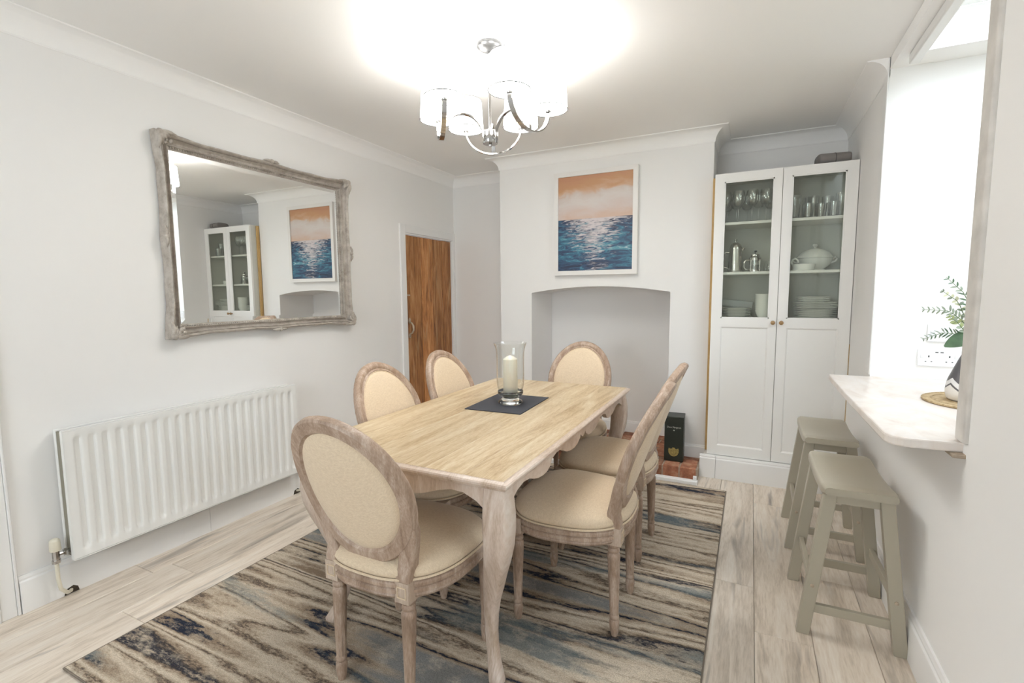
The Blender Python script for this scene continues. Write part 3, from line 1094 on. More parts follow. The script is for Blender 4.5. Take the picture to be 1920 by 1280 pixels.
for k, (a, b) in enumerate(((CX0, mid - .0015), (mid + .0015, CX1))):
    st_ = .060
    ins = .046
    l_, r_ = (st_, ins) if k == 0 else (ins + .006, st_)
    d = MB()
    d.box(a, a + l_, CY, CY + .020, CZ0, CZ1)
    d.box(b - r_, b, CY, CY + .020, CZ0, CZ1)
    d.box(a + l_, b - r_, CY, CY + .020, CZ1 - .055, CZ1)
    d.box(a + l_, b - r_, CY, CY + .020, 1.076, 1.134)
    d.box(a + l_, b - r_, CY, CY + .020, CZ0, CZ0 + .065)
    dr = d.build('door', M['cab'], cab, smooth=0)
    # recessed lower panel with a sloped moulding
    x0, x1, z0, z1 = a + l_, b - r_, CZ0 + .065, 1.076
    q = lambda i, y_: [(x0 + i, y_, z0 + i), (x1 - i, y_, z0 + i), (x1 - i, y_, z1 - i), (x0 + i, y_, z1 - i)]
    MB().loft([q(0, CY + .0015), q(.004, CY + .0015), q(.012, CY + .009), q(.012, CY + .0091)], cap0=False).build('panel', M['cab'], dr, smooth=0)
    x0, x1, z0, z1 = a + l_, b - r_, 1.134, CZ1 - .055
    MB().box(x0, x1, CY + .010, CY + .014, z0, z1).build('glass_pane', M['cabpane'], dr, smooth=0)
    bd = MB()
    for bx in ((x0, x1, z0, z0 + .008), (x0, x1, z1 - .008, z1), (x0, x0 + .008, z0, z1), (x1 - .008, x1, z0, z1)):
        bd.box(bx[0], bx[1], CY + .004, CY + .010, bx[2], bx[3])
    bd.build('glazing_bead', M['cab'], dr, smooth=0)
    kx = (b - .022) if k == 0 else (a + .024)
    kb = MB().lathe([(.006, 0), (.006, .010), (.011, .014), (.014, .020), (.013, .026), (.007, .030), (.001, .031)], 16)
    kb.v = [(kx + v[0], CY - v[2], 1.108 + v[1]) for v in kb.v]
    part(kb.build('knob', M['knobwood'], dr), 'round brown wooden knob')

# battens beside the cabinet
tag(MB().box(-.2692, -.2515, 3.735, 3.767, .163, 2.10).build('timber_batten', M['batten'], bevel=.002),
    'tall raw pine batten between chimney breast and white cabinet', 'batten')
tag(MB().box(.5618, .5645, 3.650, 3.72, .163, .980).build('timber_batten', M['batten'], bevel=.001),
    'short raw pine batten between white cabinet and wall above the stools', 'batten')

# padded case on the cabinet
w = MB()
rg = []
for k in range(13):
    a = 2 * PI * k / 12
cs = []
for k in range(16):
    a = 2 * PI * k / 16
    cs.append((.075 * math.copysign(abs(math.cos(a)) ** .7, math.cos(a)), .036 + .036 * math.copysign(abs(math.sin(a)) ** .7, math.sin(a))))
for s_ in (-.088, -.084, -.073, .073, .084, .088):
    q = {.088: .82, .084: .94}.get(abs(s_), 1)
    rg.append([(s_, y_ * q, .036 + (z - .036) * q) for y_, z in cs])
pc = thing('padded_case', 'grey padded case lying on top of the white cabinet', 'case', (.432, 3.760, CZ1 + .001), R(8))
w.loft(rg).build('body', M['pouch'], pc, smooth=50)
MB().tube([(s_, y_ * 1.01, .036 + (z - .036) * 1.01) for s_ in (0,) for y_, z in cs], .0016, 6, closed=True).build('zip', M['black'], pc)

# ------------------------------------------------------------------ cabinet contents
def wineglass():
    b = MB()
    out = [(.034, 0), (.034, .002), (.012, .006), (.0045, .012), (.004, .09), (.008, .098), (.026, .112), (.038, .135), (.041, .16), (.038, .19), (.033, .212)]
    inn = [(.0315, .212), (.0365, .19), (.0395, .16), (.0365, .136), (.0245, .114), (.001, .104)]
    b.lathe(out + inn, 20, cap0=True, cap1=True)
    return b


y0c = CY + .09
gl0 = None
spots = [(-.186, .07), (-.118, .152), (-.102, .05), (-.018, .05), (.066, .06), (.095, .225), (-.180, .235), (-.052, .235), (0.022, .16)]
lab = ['wine glass at the left end of the top shelf behind the left pane', 'wine glass second along the top shelf behind the left pane, front row',
       'wine glass third along the top shelf behind the left pane, front row', 'wine glass fourth along the top shelf behind the left pane, front row',
       'wine glass beside the cabinet middle on the top left shelf, front row', 'wine glass against the cabinet middle, back row of the top left shelf',
       'wine glass at the left of the back row, top left shelf', 'wine glass second in the back row, top left shelf', 'wine glass third in the back row, top left shelf']
for (x_, dy), lb in zip(spots, lab):
    if gl0 is None:
        gl0 = wineglass().build('wine_glass', M['thin'], smooth=60)
        o = gl0
    else:
        o = gl0.copy(); col.objects.link(o)
    o.location = (x_, CY + .03 + dy, SH[2] + .001)
    tag(o, lb, 'glass', 'wine glasses behind the left pane')
tm0 = None
spots = [(.235, .06, 1), (.310, .06, .62), (.385, .09, .62), (.450, .06, .62), (.270, .17, 1), (.350, .19, 1.05), (.430, .19, 1.0), (.500, .13, 1.05)]
lab = ['tall tumbler nearest the cabinet middle, top shelf behind the right pane', 'short tumbler second along the front of the top right shelf',
       'short tumbler third along the front of the top right shelf', 'short tumbler fourth along the front of the top right shelf',
       'tall tumbler in the back row of the top right shelf, first from the middle', 'tall tumbler in the back row of the top right shelf, second from the middle',
       'tall tumbler in the back row of the top right shelf, third from the middle', 'tall tumbler by the right cabinet side on the top shelf']
for (x_, dy, sc), lb in zip(spots, lab):
    if tm0 is None:
        b = MB().lathe([(.026, 0), (.028, .003), (.034, .15), (.0322, .15), (.0265, .012), (.001, .010)], 20)
        tm0 = b.build('tumbler', M['thin'], smooth=60)
        o = tm0
    else:
        o = tm0.copy(); col.objects.link(o)
    o.location = (x_, CY + .03 + dy, SH[2] + .001)
    o.scale = (1, 1, sc)
    tag(o, lb, 'glass', 'tumblers behind the right pane')

# steel coffee pot
cp = thing('coffee_pot', 'tall steel coffee pot with domed lid on the middle shelf', 'coffee pot', (-.112, CY + .12, SH[1] + .001), R(8))
MB().lathe([(.046, 0), (.047, .004), (.046, .06), (.042, .13), (.0405, .152)], 28).build('body', M['steel'], cp, smooth=60)
lid = MB().lathe([(.0415, .152), (.0415, .158), (.040, .168), (.034, .186), (.022, .199), (.010, .204), (.001, .205)], 28).build('lid', M['steel'], cp, smooth=60)
MB().lathe([(.004, .203), (.004, .214), (.009, .219), (.009, .226), (.001, .231)], 12).build('knob', M['steel'], lid)
MB().tube([(-.040, 0, .135), (-.062, 0, .140), (-.075, 0, .122), (-.078, 0, .075), (-.070, 0, .035), (-.044, 0, .028)], .006, 8, sec=(.012, .007), flat=(0, 0, 1)).build('handle', M['steel'], cp, bevel=.002)
MB().tube([(.036, 0, .150), (.052, 0, .162), (.058, 0, .166)], [.010, .008, .006], 8).build('spout', M['steel'], cp)
# glass cafetiere
cf = thing('cafetiere', 'small glass cafetiere with steel lid beside the tall steel pot', 'coffee pot', (.012, CY + .10, SH[1] + .001), R(5))
MB().lathe([(.001, .006), (.036, .006), (.037, .010), (.037, .085), (.0355, .085), (.0352, .012), (.001, .009)], 24).build('beaker', M['thin'], cf, smooth=60)
fm = MB()
fm.lathe([(.0385, 0), (.0385, .012), (.0375, .012), (.0375, 0)], 24)
fm.lathe([(.0385, .076), (.0385, .084), (.0375, .084), (.0375, .076)], 24)
for k in range(4):
    a = PI / 4 + PI / 2 * k
    fm.box(.038 * math.cos(a) - .003, .038 * math.cos(a) + .003, .038 * math.sin(a) - .003, .038 * math.sin(a) + .003, 0, .08)
fm.build('frame', M['steel'], cf)
pg = MB().lathe([(.034, .015), (.034, .045), (.001, .046)], 20)
pg.build('plunger', plain('plunger_mesh', (.25, .25, .24), .35, .8), cf)
lid = MB().lathe([(.039, .086), (.039, .093), (.030, .100), (.027, .108), (.027, .116), (.012, .121), (.001, .122)], 24).build('lid', M['steel'], cf)
MB().lathe([(.003, .121), (.003, .130), (.011, .134), (.011, .141), (.001, .144)], 14).build('knob', M['black'], lid)
MB().tube([(-.038, 0, .078), (-.055, 0, .080), (-.066, 0, .066), (-.066, 0, .030), (-.056, 0, .014), (-.038, 0, .012)], .005, 8).build('handle', M['steel'], cf)
# two cruet bottles
for k, (x_, dy) in enumerate(((.082, .12), (.100, .08))):
    b = MB().lathe([(.016, 0), (.018, .004), (.017, .03), (.009, .055), (.007, .062), (.008, .068), (.001, .070)], 16).build('cruet', M['thin'], smooth=60)
    b.location = (x_, CY + .04 + dy, SH[1] + .001)
    tag(b, ['small glass cruet just right of the cafetiere', 'small glass cruet touching the cabinet middle beside the cafetiere'][k], 'cruet', 'glass cruets by the cafetiere')
# right middle shelf
cup = thing('gravy_boat', 'low white gravy dish with curled handle in front of the tureen', 'dish', (.300, CY + .085, SH[1] + .001))
MB().lathe([(.058, 0), (.062, .004), (.066, .040), (.063, .041), (.059, .010), (.001, .008)], 28, sy=.72).build('bowl', M['china'], cup, smooth=50)
MB().tube([(-.060, 0, .034), (-.072, 0, .052), (-.066, 0, .072), (-.048, 0, .078), (-.034, 0, .066), (-.032, 0, .050)], .006, 8).build('handle', M['china'], cup)
tu = thing('soup_tureen', 'white lidded soup tureen at the back of the right middle shelf', 'tureen', (.372, CY + .215, SH[1] + .001))
MB().lathe([(.058, 0), (.064, .004), (.058, .012), (.078, .024), (.094, .045), (.101, .068), (.104, .082), (.100, .082), (.090, .05), (.001, .03)], 32, sy=.78).build('bowl', M['china'], tu, smooth=50)
lid = MB().lathe([(.110, .083), (.112, .088), (.102, .100), (.088, .120), (.060, .138), (.030, .147), (.012, .150), (.001, .151)], 32, sy=.78).build('lid', M['china'], tu, smooth=50)
MB().lathe([(.007, .149), (.007, .158), (.016, .166), (.014, .178), (.001, .184)], 14).build('knob', M['china'], lid)
for s_ in (-1, 1):
    MB().tube([(s_ * .094, 0, .052), (s_ * .120, 0, .062), (s_ * .130, 0, .080), (s_ * .118, 0, .088), (s_ * .100, 0, .076)], .006, 8).build('handle', M['china'], tu)
# bottom shelf left: round plates, dishes behind, bowls
ords = ['topmost', 'second from the top', 'third from the top', 'fourth from the top', 'fifth from the top', 'sixth from the top', 'seventh from the top', 'lowest']
p0 = None
for k in range(7):
    if p0 is None:
        b = MB().lathe([(.058, 0), (.060, .002), (.066, .004), (.094, .0105), (.0965, .012), (.094, .0128), (.064, .006), (.001, .005)], 36)
        p0 = b.build('round_plate', M['china'], smooth=50); o = p0
    else:
        o = p0.copy(); col.objects.link(o)
    o.location = (-.092, CY + .135, SH[0] + .001 + k * .0105)
    tag(o, 'round white plate in the left cabinet stack, ' + ('lowest' if k == 0 else ords[6 - k]), 'plate', 'round plates at the cabinet bottom left')
dsh = thing('oval_dish', 'grey oval dish leaning behind the round plates', 'dish', (-.10, CY + .262, SH[0] + .001))
ob = MB().lathe([(.07, 0), (.092, .004), (.098, .060), (.095, .061), (.088, .008), (.001, .006)], 28, sy=.5).build('body', M['greychina'], dsh, smooth=50)
tr = thing('serving_tray', 'grey serving tray tilted against the cabinet back above the oval dish', 'tray', (-.098, CY + .275, SH[0] + .063))
ob = MB().box(-.105, .105, -.045, .03, 0, .006).box(-.105, .105, -.045, -.041, .006, .05).box(-.105, .105, .026, .03, .006, .05).build('body', M['greychina'], tr, bevel=.002)
tr.rotation_euler = (0, R(6), 0)
tr.location.z = SH[0] + .076
p0 = None
for k in range(8):
    if p0 is None:
        b = MB().lathe([(.030, 0), (.032, .002), (.034, .006), (.050, .042), (.055, .058), (.0555, .062), (.0535, .062), (.048, .044), (.031, .010), (.001, .008)], 32)
        p0 = b.build('bowl', M['china'], smooth=50); o = p0
    else:
        o = p0.copy(); col.objects.link(o)
    o.location = (.079, CY + .105, SH[0] + .001 + k * .0155)
    tag(o, 'white bowl nested in the stack by the cabinet middle, ' + ('lowest' if k == 0 else ords[7 - k]), 'bowl', 'nested white bowls')


def sq_plate(h, z0, k, n, size):
    b = MB()
    def rq(s, z, n_=8):
        out = []
        for c in range(4):
            for j in range(4):
                a = PI / 2 * c + PI / 2 * j / 3
                out.append((math.copysign(s * .82, math.cos(PI / 2 * c + PI / 4)) + s * .18 * math.cos(a), math.copysign(s * .82, math.sin(PI / 2 * c + PI / 4)) + s * .18 * math.sin(a), z))
        return out
    b.loft([rq(h * .62, 0), rq(h * .66, .003), rq(h * .97, .009), rq(h, .011), rq(h * .98, .0125), rq(h * .70, .006), rq(h * .3, .005)])
    return b


zs = SH[0] + .001
p1 = p2 = p3 = None
for k in range(5):
    if p1 is None:
        b = MB().lathe([(.075, 0), (.078, .002), (.084, .005), (.124, .017), (.127, .019), (.124, .020), (.080, .007), (.001, .006)], 40)
        p1 = b.build('round_plate', M['china'], smooth=50); o = p1
    else:
        o = p1.copy(); col.objects.link(o)
    o.location = (.390, CY + .150, zs + k * .0125)
    tag(o, 'broad white plate under the square plates, ' + ['lowest', 'second from the shelf', 'third from the shelf', 'fourth from the shelf', 'directly beneath the square ones'][k], 'plate', 'broad plates at the cabinet bottom right')
zs += 4 * .0125 + .0205
for k in range(4):
    if p2 is None:
        p2 = sq_plate(.122, 0, 0, 0, 0).build('square_plate', M['china'], smooth=50); o = p2
    else:
        o = p2.copy(); col.objects.link(o)
    o.location = (.383, CY + .150, zs + k * .0112)
    tag(o, 'large square white plate in the right cabinet stack, ' + ['lowest of the large ones', 'second up of the large ones', 'third up of the large ones', 'uppermost of the large ones'][k], 'plate', 'large square plates')
zs += 3 * .0112 + .0126
for k in range(3):
    if p3 is None:
        p3 = sq_plate(.092, 0, 0, 0, 0).build('square_plate', M['china'], smooth=50); o = p3
    else:
        o = p3.copy(); col.objects.link(o)
    o.location = (.366, CY + .150, zs + k * .0112)
    tag(o, 'small square white plate crowning the right cabinet stack, ' + ['lowest of the small ones', 'middle of the small ones', 'topmost of all'][k], 'plate', 'small square plates')

# ------------------------------------------------------------------ painting
PX0, PX1, PZ0, PZ1 = -1.452, -.785, 1.456, 2.262
pt = thing('framed_painting', 'white-framed seascape painting of orange sky over a blue sea', 'painting', (0, 0, 0))
fw = .036
w = MB()
yf, yb = YBR - .046, YBR - .001
w.box(PX0, PX0 + fw, yf, yb, PZ0, PZ1).box(PX1 - fw, PX1, yf, yb, PZ0, PZ1)
w.box(PX0 + fw, PX1 - fw, yf, yb, PZ0, PZ0 + fw).box(PX0 + fw, PX1 - fw, yf, yb, PZ1 - fw, PZ1)
w.build('frame', plain('white_frame', (.82, .80, .77), .45), pt, smooth=0)
MB().box(PX0 + fw, PX1 - fw, yf + .010, yf + .030, PZ0 + fw, PZ1 - fw).build('canvas', M['seascape'], pt, smooth=0)

# ------------------------------------------------------------------ mirror
MY0, MY1, MZ0, MZ1 = 1.432, 2.706, 1.092, 2.130
GY0, GY1, GZ0, GZ1 = 1.500, 2.604, 1.168, 2.046
mr = thing('wall_mirror', 'large grey carved-frame mirror hanging on the wall above the radiator', 'mirror', (0, 0, 0))
xb = XL + .002
prof = [(0, .004), (0, .040), (.03, .050), (.09, .060), (.17, .064), (.25, .060), (.30, .050), (.32, .042), (.36, .046), (.40, .043), (.44, .034), (.54, .029), (.64, .031), (.72, .040), (.75, .046), (.79, .047), (.82, .040), (.84, .033), (.93, .031), (1.0, .029), (1.0, .004)]


def frame_side(a0, a1, b0, b1, n, orient):
    pass


w = MB()
NS = 28
stations = []   # (outer point, inner point)
oc = [(MY0, MZ0), (MY1, MZ0), (MY1, MZ1), (MY0, MZ1)]
ic = [(GY0, GZ0), (GY1, GZ0), (GY1, GZ1), (GY0, GZ1)]
nrm = [(0, 1), (-1, 0), (0, -1), (1, 0)]
for s_ in range(4):
    for k in range(NS):
        t_ = k / NS
        o0, o1, i0, i1 = oc[s_], oc[(s_ + 1) % 4], ic[s_], ic[(s_ + 1) % 4]
        dip = .021 * math.sin(PI * t_) ** 1.0 * (1 - .0) - .010 * math.exp(-((t_ - .5) / .10) ** 2)
        dip += .006 * math.exp(-((min(t_, 1 - t_) - .17) / .05) ** 2)
        po = (o0[0] + (o1[0] - o0[0]) * t_ + nrm[s_][0] * dip, o0[1] + (o1[1] - o0[1]) * t_ + nrm[s_][1] * dip)
        pi_ = (i0[0] + (i1[0] - i0[0]) * t_, i0[1] + (i1[1] - i0[1]) * t_)
        stations.append((po, pi_))
rings = []
for po, pi_ in stations:
    rings.append([(xb + h, po[0] + (pi_[0] - po[0]) * f_, po[1] + (pi_[1] - po[1]) * f_) for f_, h in prof])
w.loft(rings, loop=True).build('frame', M['mframe'], mr, smooth=40)
# beading along the sight edge
bd = MB()
for s_ in range(4):
    i0, i1 = ic[s_], ic[(s_ + 1) % 4]
    L = math.hypot(i1[0] - i0[0], i1[1] - i0[1])
    n = int(L / .0125)
    for k in range(n):
        t_ = (k + .5) / n
        bd.ball((xb + .037, i0[0] + (i1[0] - i0[0]) * t_ - nrm[s_][0] * .010, i0[1] + (i1[1] - i0[1]) * t_ - nrm[s_][1] * .010), .0048, 6, 4)
o = bd.build('beading', M['mframe'], mr, smooth=60)
o['kind'] = 'stuff'
# carved corner and centre ornaments
def carving(cy_, cz_, sy_, sz_, big=1.0):
    c = MB()
    rnd = random.Random(int(cy_ * 100 + cz_ * 1000))
    def leaf(a, l, wd, h, off=(0, 0)):
        pts = []
        for k in range(7):
            t_ = k / 6
            pts.append((xb + .058 + h * math.sin(PI * min(1, t_ * 1.1 + .1)), off[0] + math.cos(a) * l * t_, off[1] + math.sin(a) * l * t_))
        rs = [max(.0015, wd * math.sin(PI * (.12 + .83 * k / 6))) for k in range(7)]
        c.tube(pts, rs, 8)
    base = math.atan2(sz_, sy_) if big > .7 else None
    if big > .7:
        for da in (-.82, -.45, 0, .45, .82):
            a = base + da
            leaf(a, .085 if abs(da) > .5 else .062, .011, .012, (cy_ + sy_ * .012, cz_ + sz_ * .012))
        for k in range(9):
            c.ball((xb + .066, cy_ + sy_ * (.014 + .05 * rnd.random()), cz_ + sz_ * (.014 + .05 * rnd.random())), .007 + .005 * rnd.random(), 8, 5)
        c.ball((xb + .060, cy_ + sy_ * .018, cz_ + sz_ * .018), .020, 10, 6)
    else:
        for a in (0, PI):
            aa = a + (PI / 2 if sz_ == 0 else 0)
            leaf(aa, .055, .008, .010, (cy_, cz_))
        c.ball((xb + .062, cy_, cz_), .013, 10, 6)
    return c


for (cy_, cz_, a, b) in ((MY0, MZ0, 1, 1), (MY1, MZ0, -1, 1), (MY1, MZ1, -1, -1), (MY0, MZ1, 1, -1)):
    part(carving(cy_, cz_, a, b).build('corner_carving', M['mframe'], mr, smooth=60), 'leafy carved corner')
for (cy_, cz_, a, b) in (((MY0 + MY1) / 2, MZ0 + .012, 0, 1), ((MY0 + MY1) / 2, MZ1 - .012, 0, -1), (MY0 + .012, (MZ0 + MZ1) / 2, 1, 0), (MY1 - .012, (MZ0 + MZ1) / 2, -1, 0)):
    carving(cy_, cz_, a, b, .5).build('centre_carving', M['mframe'], mr, smooth=60)
# bevelled glass
bv = .022
gx = xb + .026
q = lambda i, h: [(gx + h, GY0 - .004 + i, GZ0 - .004 + i), (gx + h, GY1 + .004 - i, GZ0 - .004 + i), (gx + h, GY1 + .004 - i, GZ1 + .004 - i), (gx + h, GY0 - .004 + i, GZ1 + .004 - i)]
MB().loft([q(0, -.004), q(0, 0), q(bv + .004, .0013)]).build('mirror_glass', M['mirrorglass'], mr, smooth=0)

# ------------------------------------------------------------------ radiator
RYA, RYB, RZA, RZB = .950, 2.118, .181, .748
rd = thing('radiator', 'long white ribbed panel radiator under the wall mirror', 'radiator', (0, 0, 0))


def rad_panel(x_front, depth, name):
    b = MB()
    NR, PP = 22, 12
    ny = NR * PP
    zrows = [RZA, RZA + .004, RZA + .030, RZA + .042, RZA + .050, RZA + .070, (RZA + RZB) / 2, RZB - .065, RZB - .045, RZB - .037, RZB - .028, RZB - .004, RZB]
    m0, m1 = RYA + .022, RYB - .022
    pitch_ = (m1 - m0) / NR
    grid = []
    for z in zrows:
        e_ = min(z - RZA, RZB - z)
        amp = 0 if e_ < .031 else (.35 if e_ < .043 else (.8 if e_ < .055 else 1))
        rowp = [(x_front - (.005 if e_ < .001 else 0), RYA + (.002 if e_ < .001 else 0), z)]
        for k in range(ny + 1):
            y_ = m0 + (m1 - m0) * k / ny
            t_ = (k % PP) / PP
            s_ = max(0, min(1, (abs(t_ - .5) - .14) / .16))
            s_ = 1 - s_ * s_ * (3 - 2 * s_)
            rowp.append((x_front - .0115 * amp * s_ - (.005 if e_ < .001 else 0), y_, z))
        rowp.append((x_front - (.005 if e_ < .001 else 0), RYB - (.002 if e_ < .001 else 0), z))
        grid.append(rowp)
    b.loft(grid, closed=False, cap0=False, cap1=False)
    # rim folded back round the panel
    x1 = x_front - depth
    b.box(x1, x_front - .001, RYA - .003, RYA + .001, RZA, RZB)
    b.box(x1, x_front - .001, RYB - .001, RYB + .003, RZA, RZB)
    b.box(x1, x_front - .001, RYA, RYB, RZA - .003, RZA + .001)
    b.box(x1, x_front - .001, RYA, RYB, RZB - .001, RZB + .003)
    b.box(x1, x1 + .001, RYA, RYB, RZA, RZB)
    return b.build(name, M['rad'], rd, smooth=40)


rad_panel(XL + .112, .022, 'front_panel')
MB().box(XL + .022, XL + .040, RYA, RYB, RZA, RZB).build('back_panel', M['rad'], rd, bevel=.004)
fn = MB()
for k in range(24):
    y_ = RYA + .03 + (RYB - RYA - .06) * k / 23
    fn.box(XL + .040, XL + .090, y_ - .001, y_ + .001, RZA + .02, RZB - .02)
o = fn.build('convector_fins', M['radshade'], rd, smooth=0)
MB().box(XL + .038, XL + .092, RYA + .004, RYA + .012, RZA + .01, RZB - .008).build('side_gap_shade', M['radshade'], rd)  # dark sheet standing in for the shaded gap at the panel end
MB().box(XL + .038, XL + .092, RYB - .012, RYB - .004, RZA + .01, RZB - .008).build('side_gap_shade', M['radshade'], rd)
for y_ in (1.2, 1.87):
    MB().box(XL + .001, XL + .024, y_ - .02, y_ + .02, RZA + .1, RZB - .1).build('bracket', M['radshade'], rd)
# valves and pipes
vx = XL + .065
for k, (yv, yr, lb) in enumerate(((.905, RYA, 'cream-capped valve with chrome union'), (2.160, RYB, 'black-capped valve'))):
    s_ = 1 if k == 0 else -1
    vb = MB()
    zc_ = RZA + .035
    vb.tube([(vx, yr + s_ * .006, zc_), (vx, yr - s_ * .020, zc_)], .011, 10)
    vb.tube([(vx, yr - s_ * .008, zc_), (vx, yr - s_ * .018, zc_)], .016, 6)
    vb.tube([(vx, yr - s_ * .020, zc_), (vx, yv, zc_)], .008, 10)
    vb.tube([(vx, yv, zc_ - .028), (vx, yv, zc_ + .022)], .013, 10)
    vb.tube([(vx, yv, zc_ - .034), (vx, yv, zc_ - .020)], .016, 6)
    v_ = vb.build('valve', M['chrome'], rd)
    part(v_, lb)
    MB().lathe([(.018, 0), (.020, .004), (.018, .045), (.012, .052), (.001, .053)], 16, (vx, yv, zc_ + .020)).build('valve_cap', M['cream'] if k == 0 else M['black'], v_)
    if k == 0:
        MB().tube([(vx, yv, zc_ - .03), (vx, yv, .11), (vx - .002, yv + .006, .06), (vx - .01, yv + .030, .028), (vx - .035, yv + .050, .018), (XL + .016, yv + .056, .016)], .0075, 10).build('pipe', M['cream'], rd)
    else:
        MB().tube([(vx, yv, zc_ - .03), (vx, yv, .08), (vx - .012, yv, .03), (XL + .016, yv, .02)], .0075, 10).build('pipe', M['cream'], rd)
    # dark patch on the skirting face, standing in for a shaded pipe hole
    yh = yv + (.058 if k == 0 else .0)
    h = MB().prism([(yh - .028, 0.001), (yh + .026, 0.001), (yh + .022, .022), (yh + .006, .034), (yh - .020, .026)], 'x', XL + .018, XL + .0206)
    struct(h.build('hole_shade_near' if k == 0 else 'hole_shade_far', M['shadowgap']))

# ------------------------------------------------------------------ table decoration
mt = tag(MB().box(-.150, .150, -.200, .200, 0, .004).build('table_runner', M['mat_slate'], bevel=.001, seg=1),
         'square-cut charcoal felt runner lying across the middle of the table', 'runner')
mt.location = (-1.113, 2.213, TZ + .0005)
mt.rotation_euler = (0, 0, R(2.5))
zt = TZ + .0055
hc = (-1.098, 2.205, zt)
hl = thing('hurricane_candle_holder', 'clear glass hurricane candle holder with flared rim on the charcoal runner', 'candle holder', hc)
MB().lathe([(.001, 0), (.060, 0), (.064, .006), (.060, .014), (.046, .022), (.040, .030), (.042, .038), (.001, .040)], 36).build('foot', M['solidglass'], hl, smooth=60)
b = MB().lathe([(.044, .036), (.060, .044), (.066, .056), (.066, .066), (.059, .062), (.056, .052), (.044, .0405)], 36, cap0=False, cap1=False)
b.build('cup', M['solidglass'], hl, smooth=60)
out = [(.0585, .066), (.0665, .080), (.070, .10), (.0715, .14), (.071, .22), (.072, .262), (.0755, .285), (.082, .305), (.085, .312)]
b = MB().lathe(out + [(r_ - .0025, z) for r_, z in reversed(out)], 40, cap0=False, cap1=False)
b.build('chimney', M['clear'], hl, smooth=60)
cd = thing('pillar_candle', 'thick ivory pillar candle standing in the glass holder on the table', 'candle', (hc[0], hc[1], zt + .0405))
MB().lathe([(.036, 0), (.037, .002), (.037, .185), (.0355, .190), (.018, .2015), (.004, .207), (.001, .207)], 32).build('wax', M['wax'], cd, smooth=40)
MB().tube([(0, 0, .206), (.0005, 0, .214), (.001, 0, .219)], .0013, 6).build('wick', M['cream'], cd)

# ------------------------------------------------------------------ dark presentation box on the hearth
bx = thing('bottle_gift_box', 'tall dark green bottle gift box with gold shield on the brick hearth', 'box', (-.474, 3.672, HZ + .003), R(3))
w_, d_, h_ = .066, .070, .330
MB().box(-w_, w_, -d_, d_, 0, h_ - .012).build('body', M['boxblack'], bx, bevel=.002)
MB().box(-w_ - .0015, w_ + .0015, -d_ - .0015, d_ + .0015, h_ - .014, h_).build('lid', M['boxblack'], bx, bevel=.003)
sh = []
for k in range(17):
    a = PI + PI * k / 16
    sh.append((.036 * math.cos(a) * (1 if abs(math.sin(a)) < .7 else 1), .075 + .040 * math.sin(a)))
sh += [(.037, .085), (.032, .098), (.022, .090), (.012, .092), (.008, .101), (-.008, .101), (-.012, .092), (-.022, .090), (-.032, .098), (-.037, .085)]
part(MB().prism(sh, 'y', -d_ - .0012, -d_ + .001).build('shield_emblem', M['gold'], bx, smooth=0), 'gold shield emblem')
# little leaf scrolls embossed on the shield
sc = MB()
for s_ in (-1, 1):
    sc.tube([(s_ * .004, -d_ - .0014, .045), (s_ * .016, -d_ - .0014, .055), (s_ * .022, -d_ - .0014, .070), (s_ * .015, -d_ - .0014, .080), (s_ * .007, -d_ - .0014, .072)], .0012, 5)
sc.tube([(0, -d_ - .0014, .042), (0, -d_ - .0014, .088)], .0012, 5)
sc.build('scroll_emblem', plain('dark_gold', (.22, .17, .06), .5, .3), bx)
tx = bpy.data.curves.new('lettering', 'FONT')
tx.body = 'Dom Pérignon'
tx.size = .0165
tx.align_x = 'CENTER'
tx.extrude = .0002
tx.materials.append(M['white_ink'])
tmp = bpy.data.objects.new('lettering_curve', tx)
col.objects.link(tmp)
bpy.context.view_layer.update()
me = bpy.data.meshes.new_from_object(tmp.evaluated_get(bpy.context.evaluated_depsgraph_get()))
bpy.data.objects.remove(tmp)
to = bpy.data.objects.new('lettering', me)
col.objects.link(to)
to.parent = bx
to.location = (0, -d_ - .0008, .246)
to.rotation_euler = (R(90), 0, 0)
st = []
for k in range(10):
    a = PI / 2 + PI * k / 5
    r_ = .0060 if k % 2 == 0 else .0028
    st.append((r_ * math.cos(a), .229 + r_ * math.sin(a)))
MB().prism(st, 'y', -d_ - .0008, -d_ + .0005).build('star_emblem', M['white_ink'], bx, smooth=0)

# ------------------------------------------------------------------ sockets on the kitchen wall
def plate_thing(name, label, x0, x1, z0, z1):
    o = thing(name, label, 'socket' if 'socket' in name else 'switch', ((x0 + x1) / 2, 3.058, (z0 + z1) / 2))
    MB().box(-(x1 - x0) / 2, (x1 - x0) / 2, -.009, 0, -(z1 - z0) / 2, (z1 - z0) / 2).build('face_plate', M['plastic'], o, bevel=.003)
    return o


so = plate_thing('double_socket', 'white double wall socket with two USB slots beside the vase', .755, .922, .938, 1.022)
for s_ in (-1, 1):
    cx_ = s_ * .040
    for b_ in ((-.0025, .0025, .003, .012), (-.0145, -.0085, -.020, -.0165), (.0085, .0145, -.020, -.0165)):
        MB().box(cx_ + b_[0], cx_ + b_[1], -.0095, -.0085, b_[2], b_[3]).build('pin_hole', M['black'], so, smooth=0)
    MB().box(s_ * .066 - .007, s_ * .066 + .007, -.011, -.008, .000, .018).build('rocker', M['plastic'], so, bevel=.001)
for a in (-.016, .004):
    part(MB().box(a, a + .012, -.0095, -.0085, .026, .030).build('usb_slot', M['black'], so, smooth=0), 'dark USB slot')
sw = plate_thing('light_switch', 'white square light switch above the double socket', .786, .873, 1.060, 1.146)
MB().box(-.030, -.016, -.013, -.008, -.012, .012).build('rocker', M['plastic'], sw, bevel=.002)
MB().box(-.020, -.018, -.0133, -.0125, .004, .006).build('neon', M['black'], sw, smooth=0)
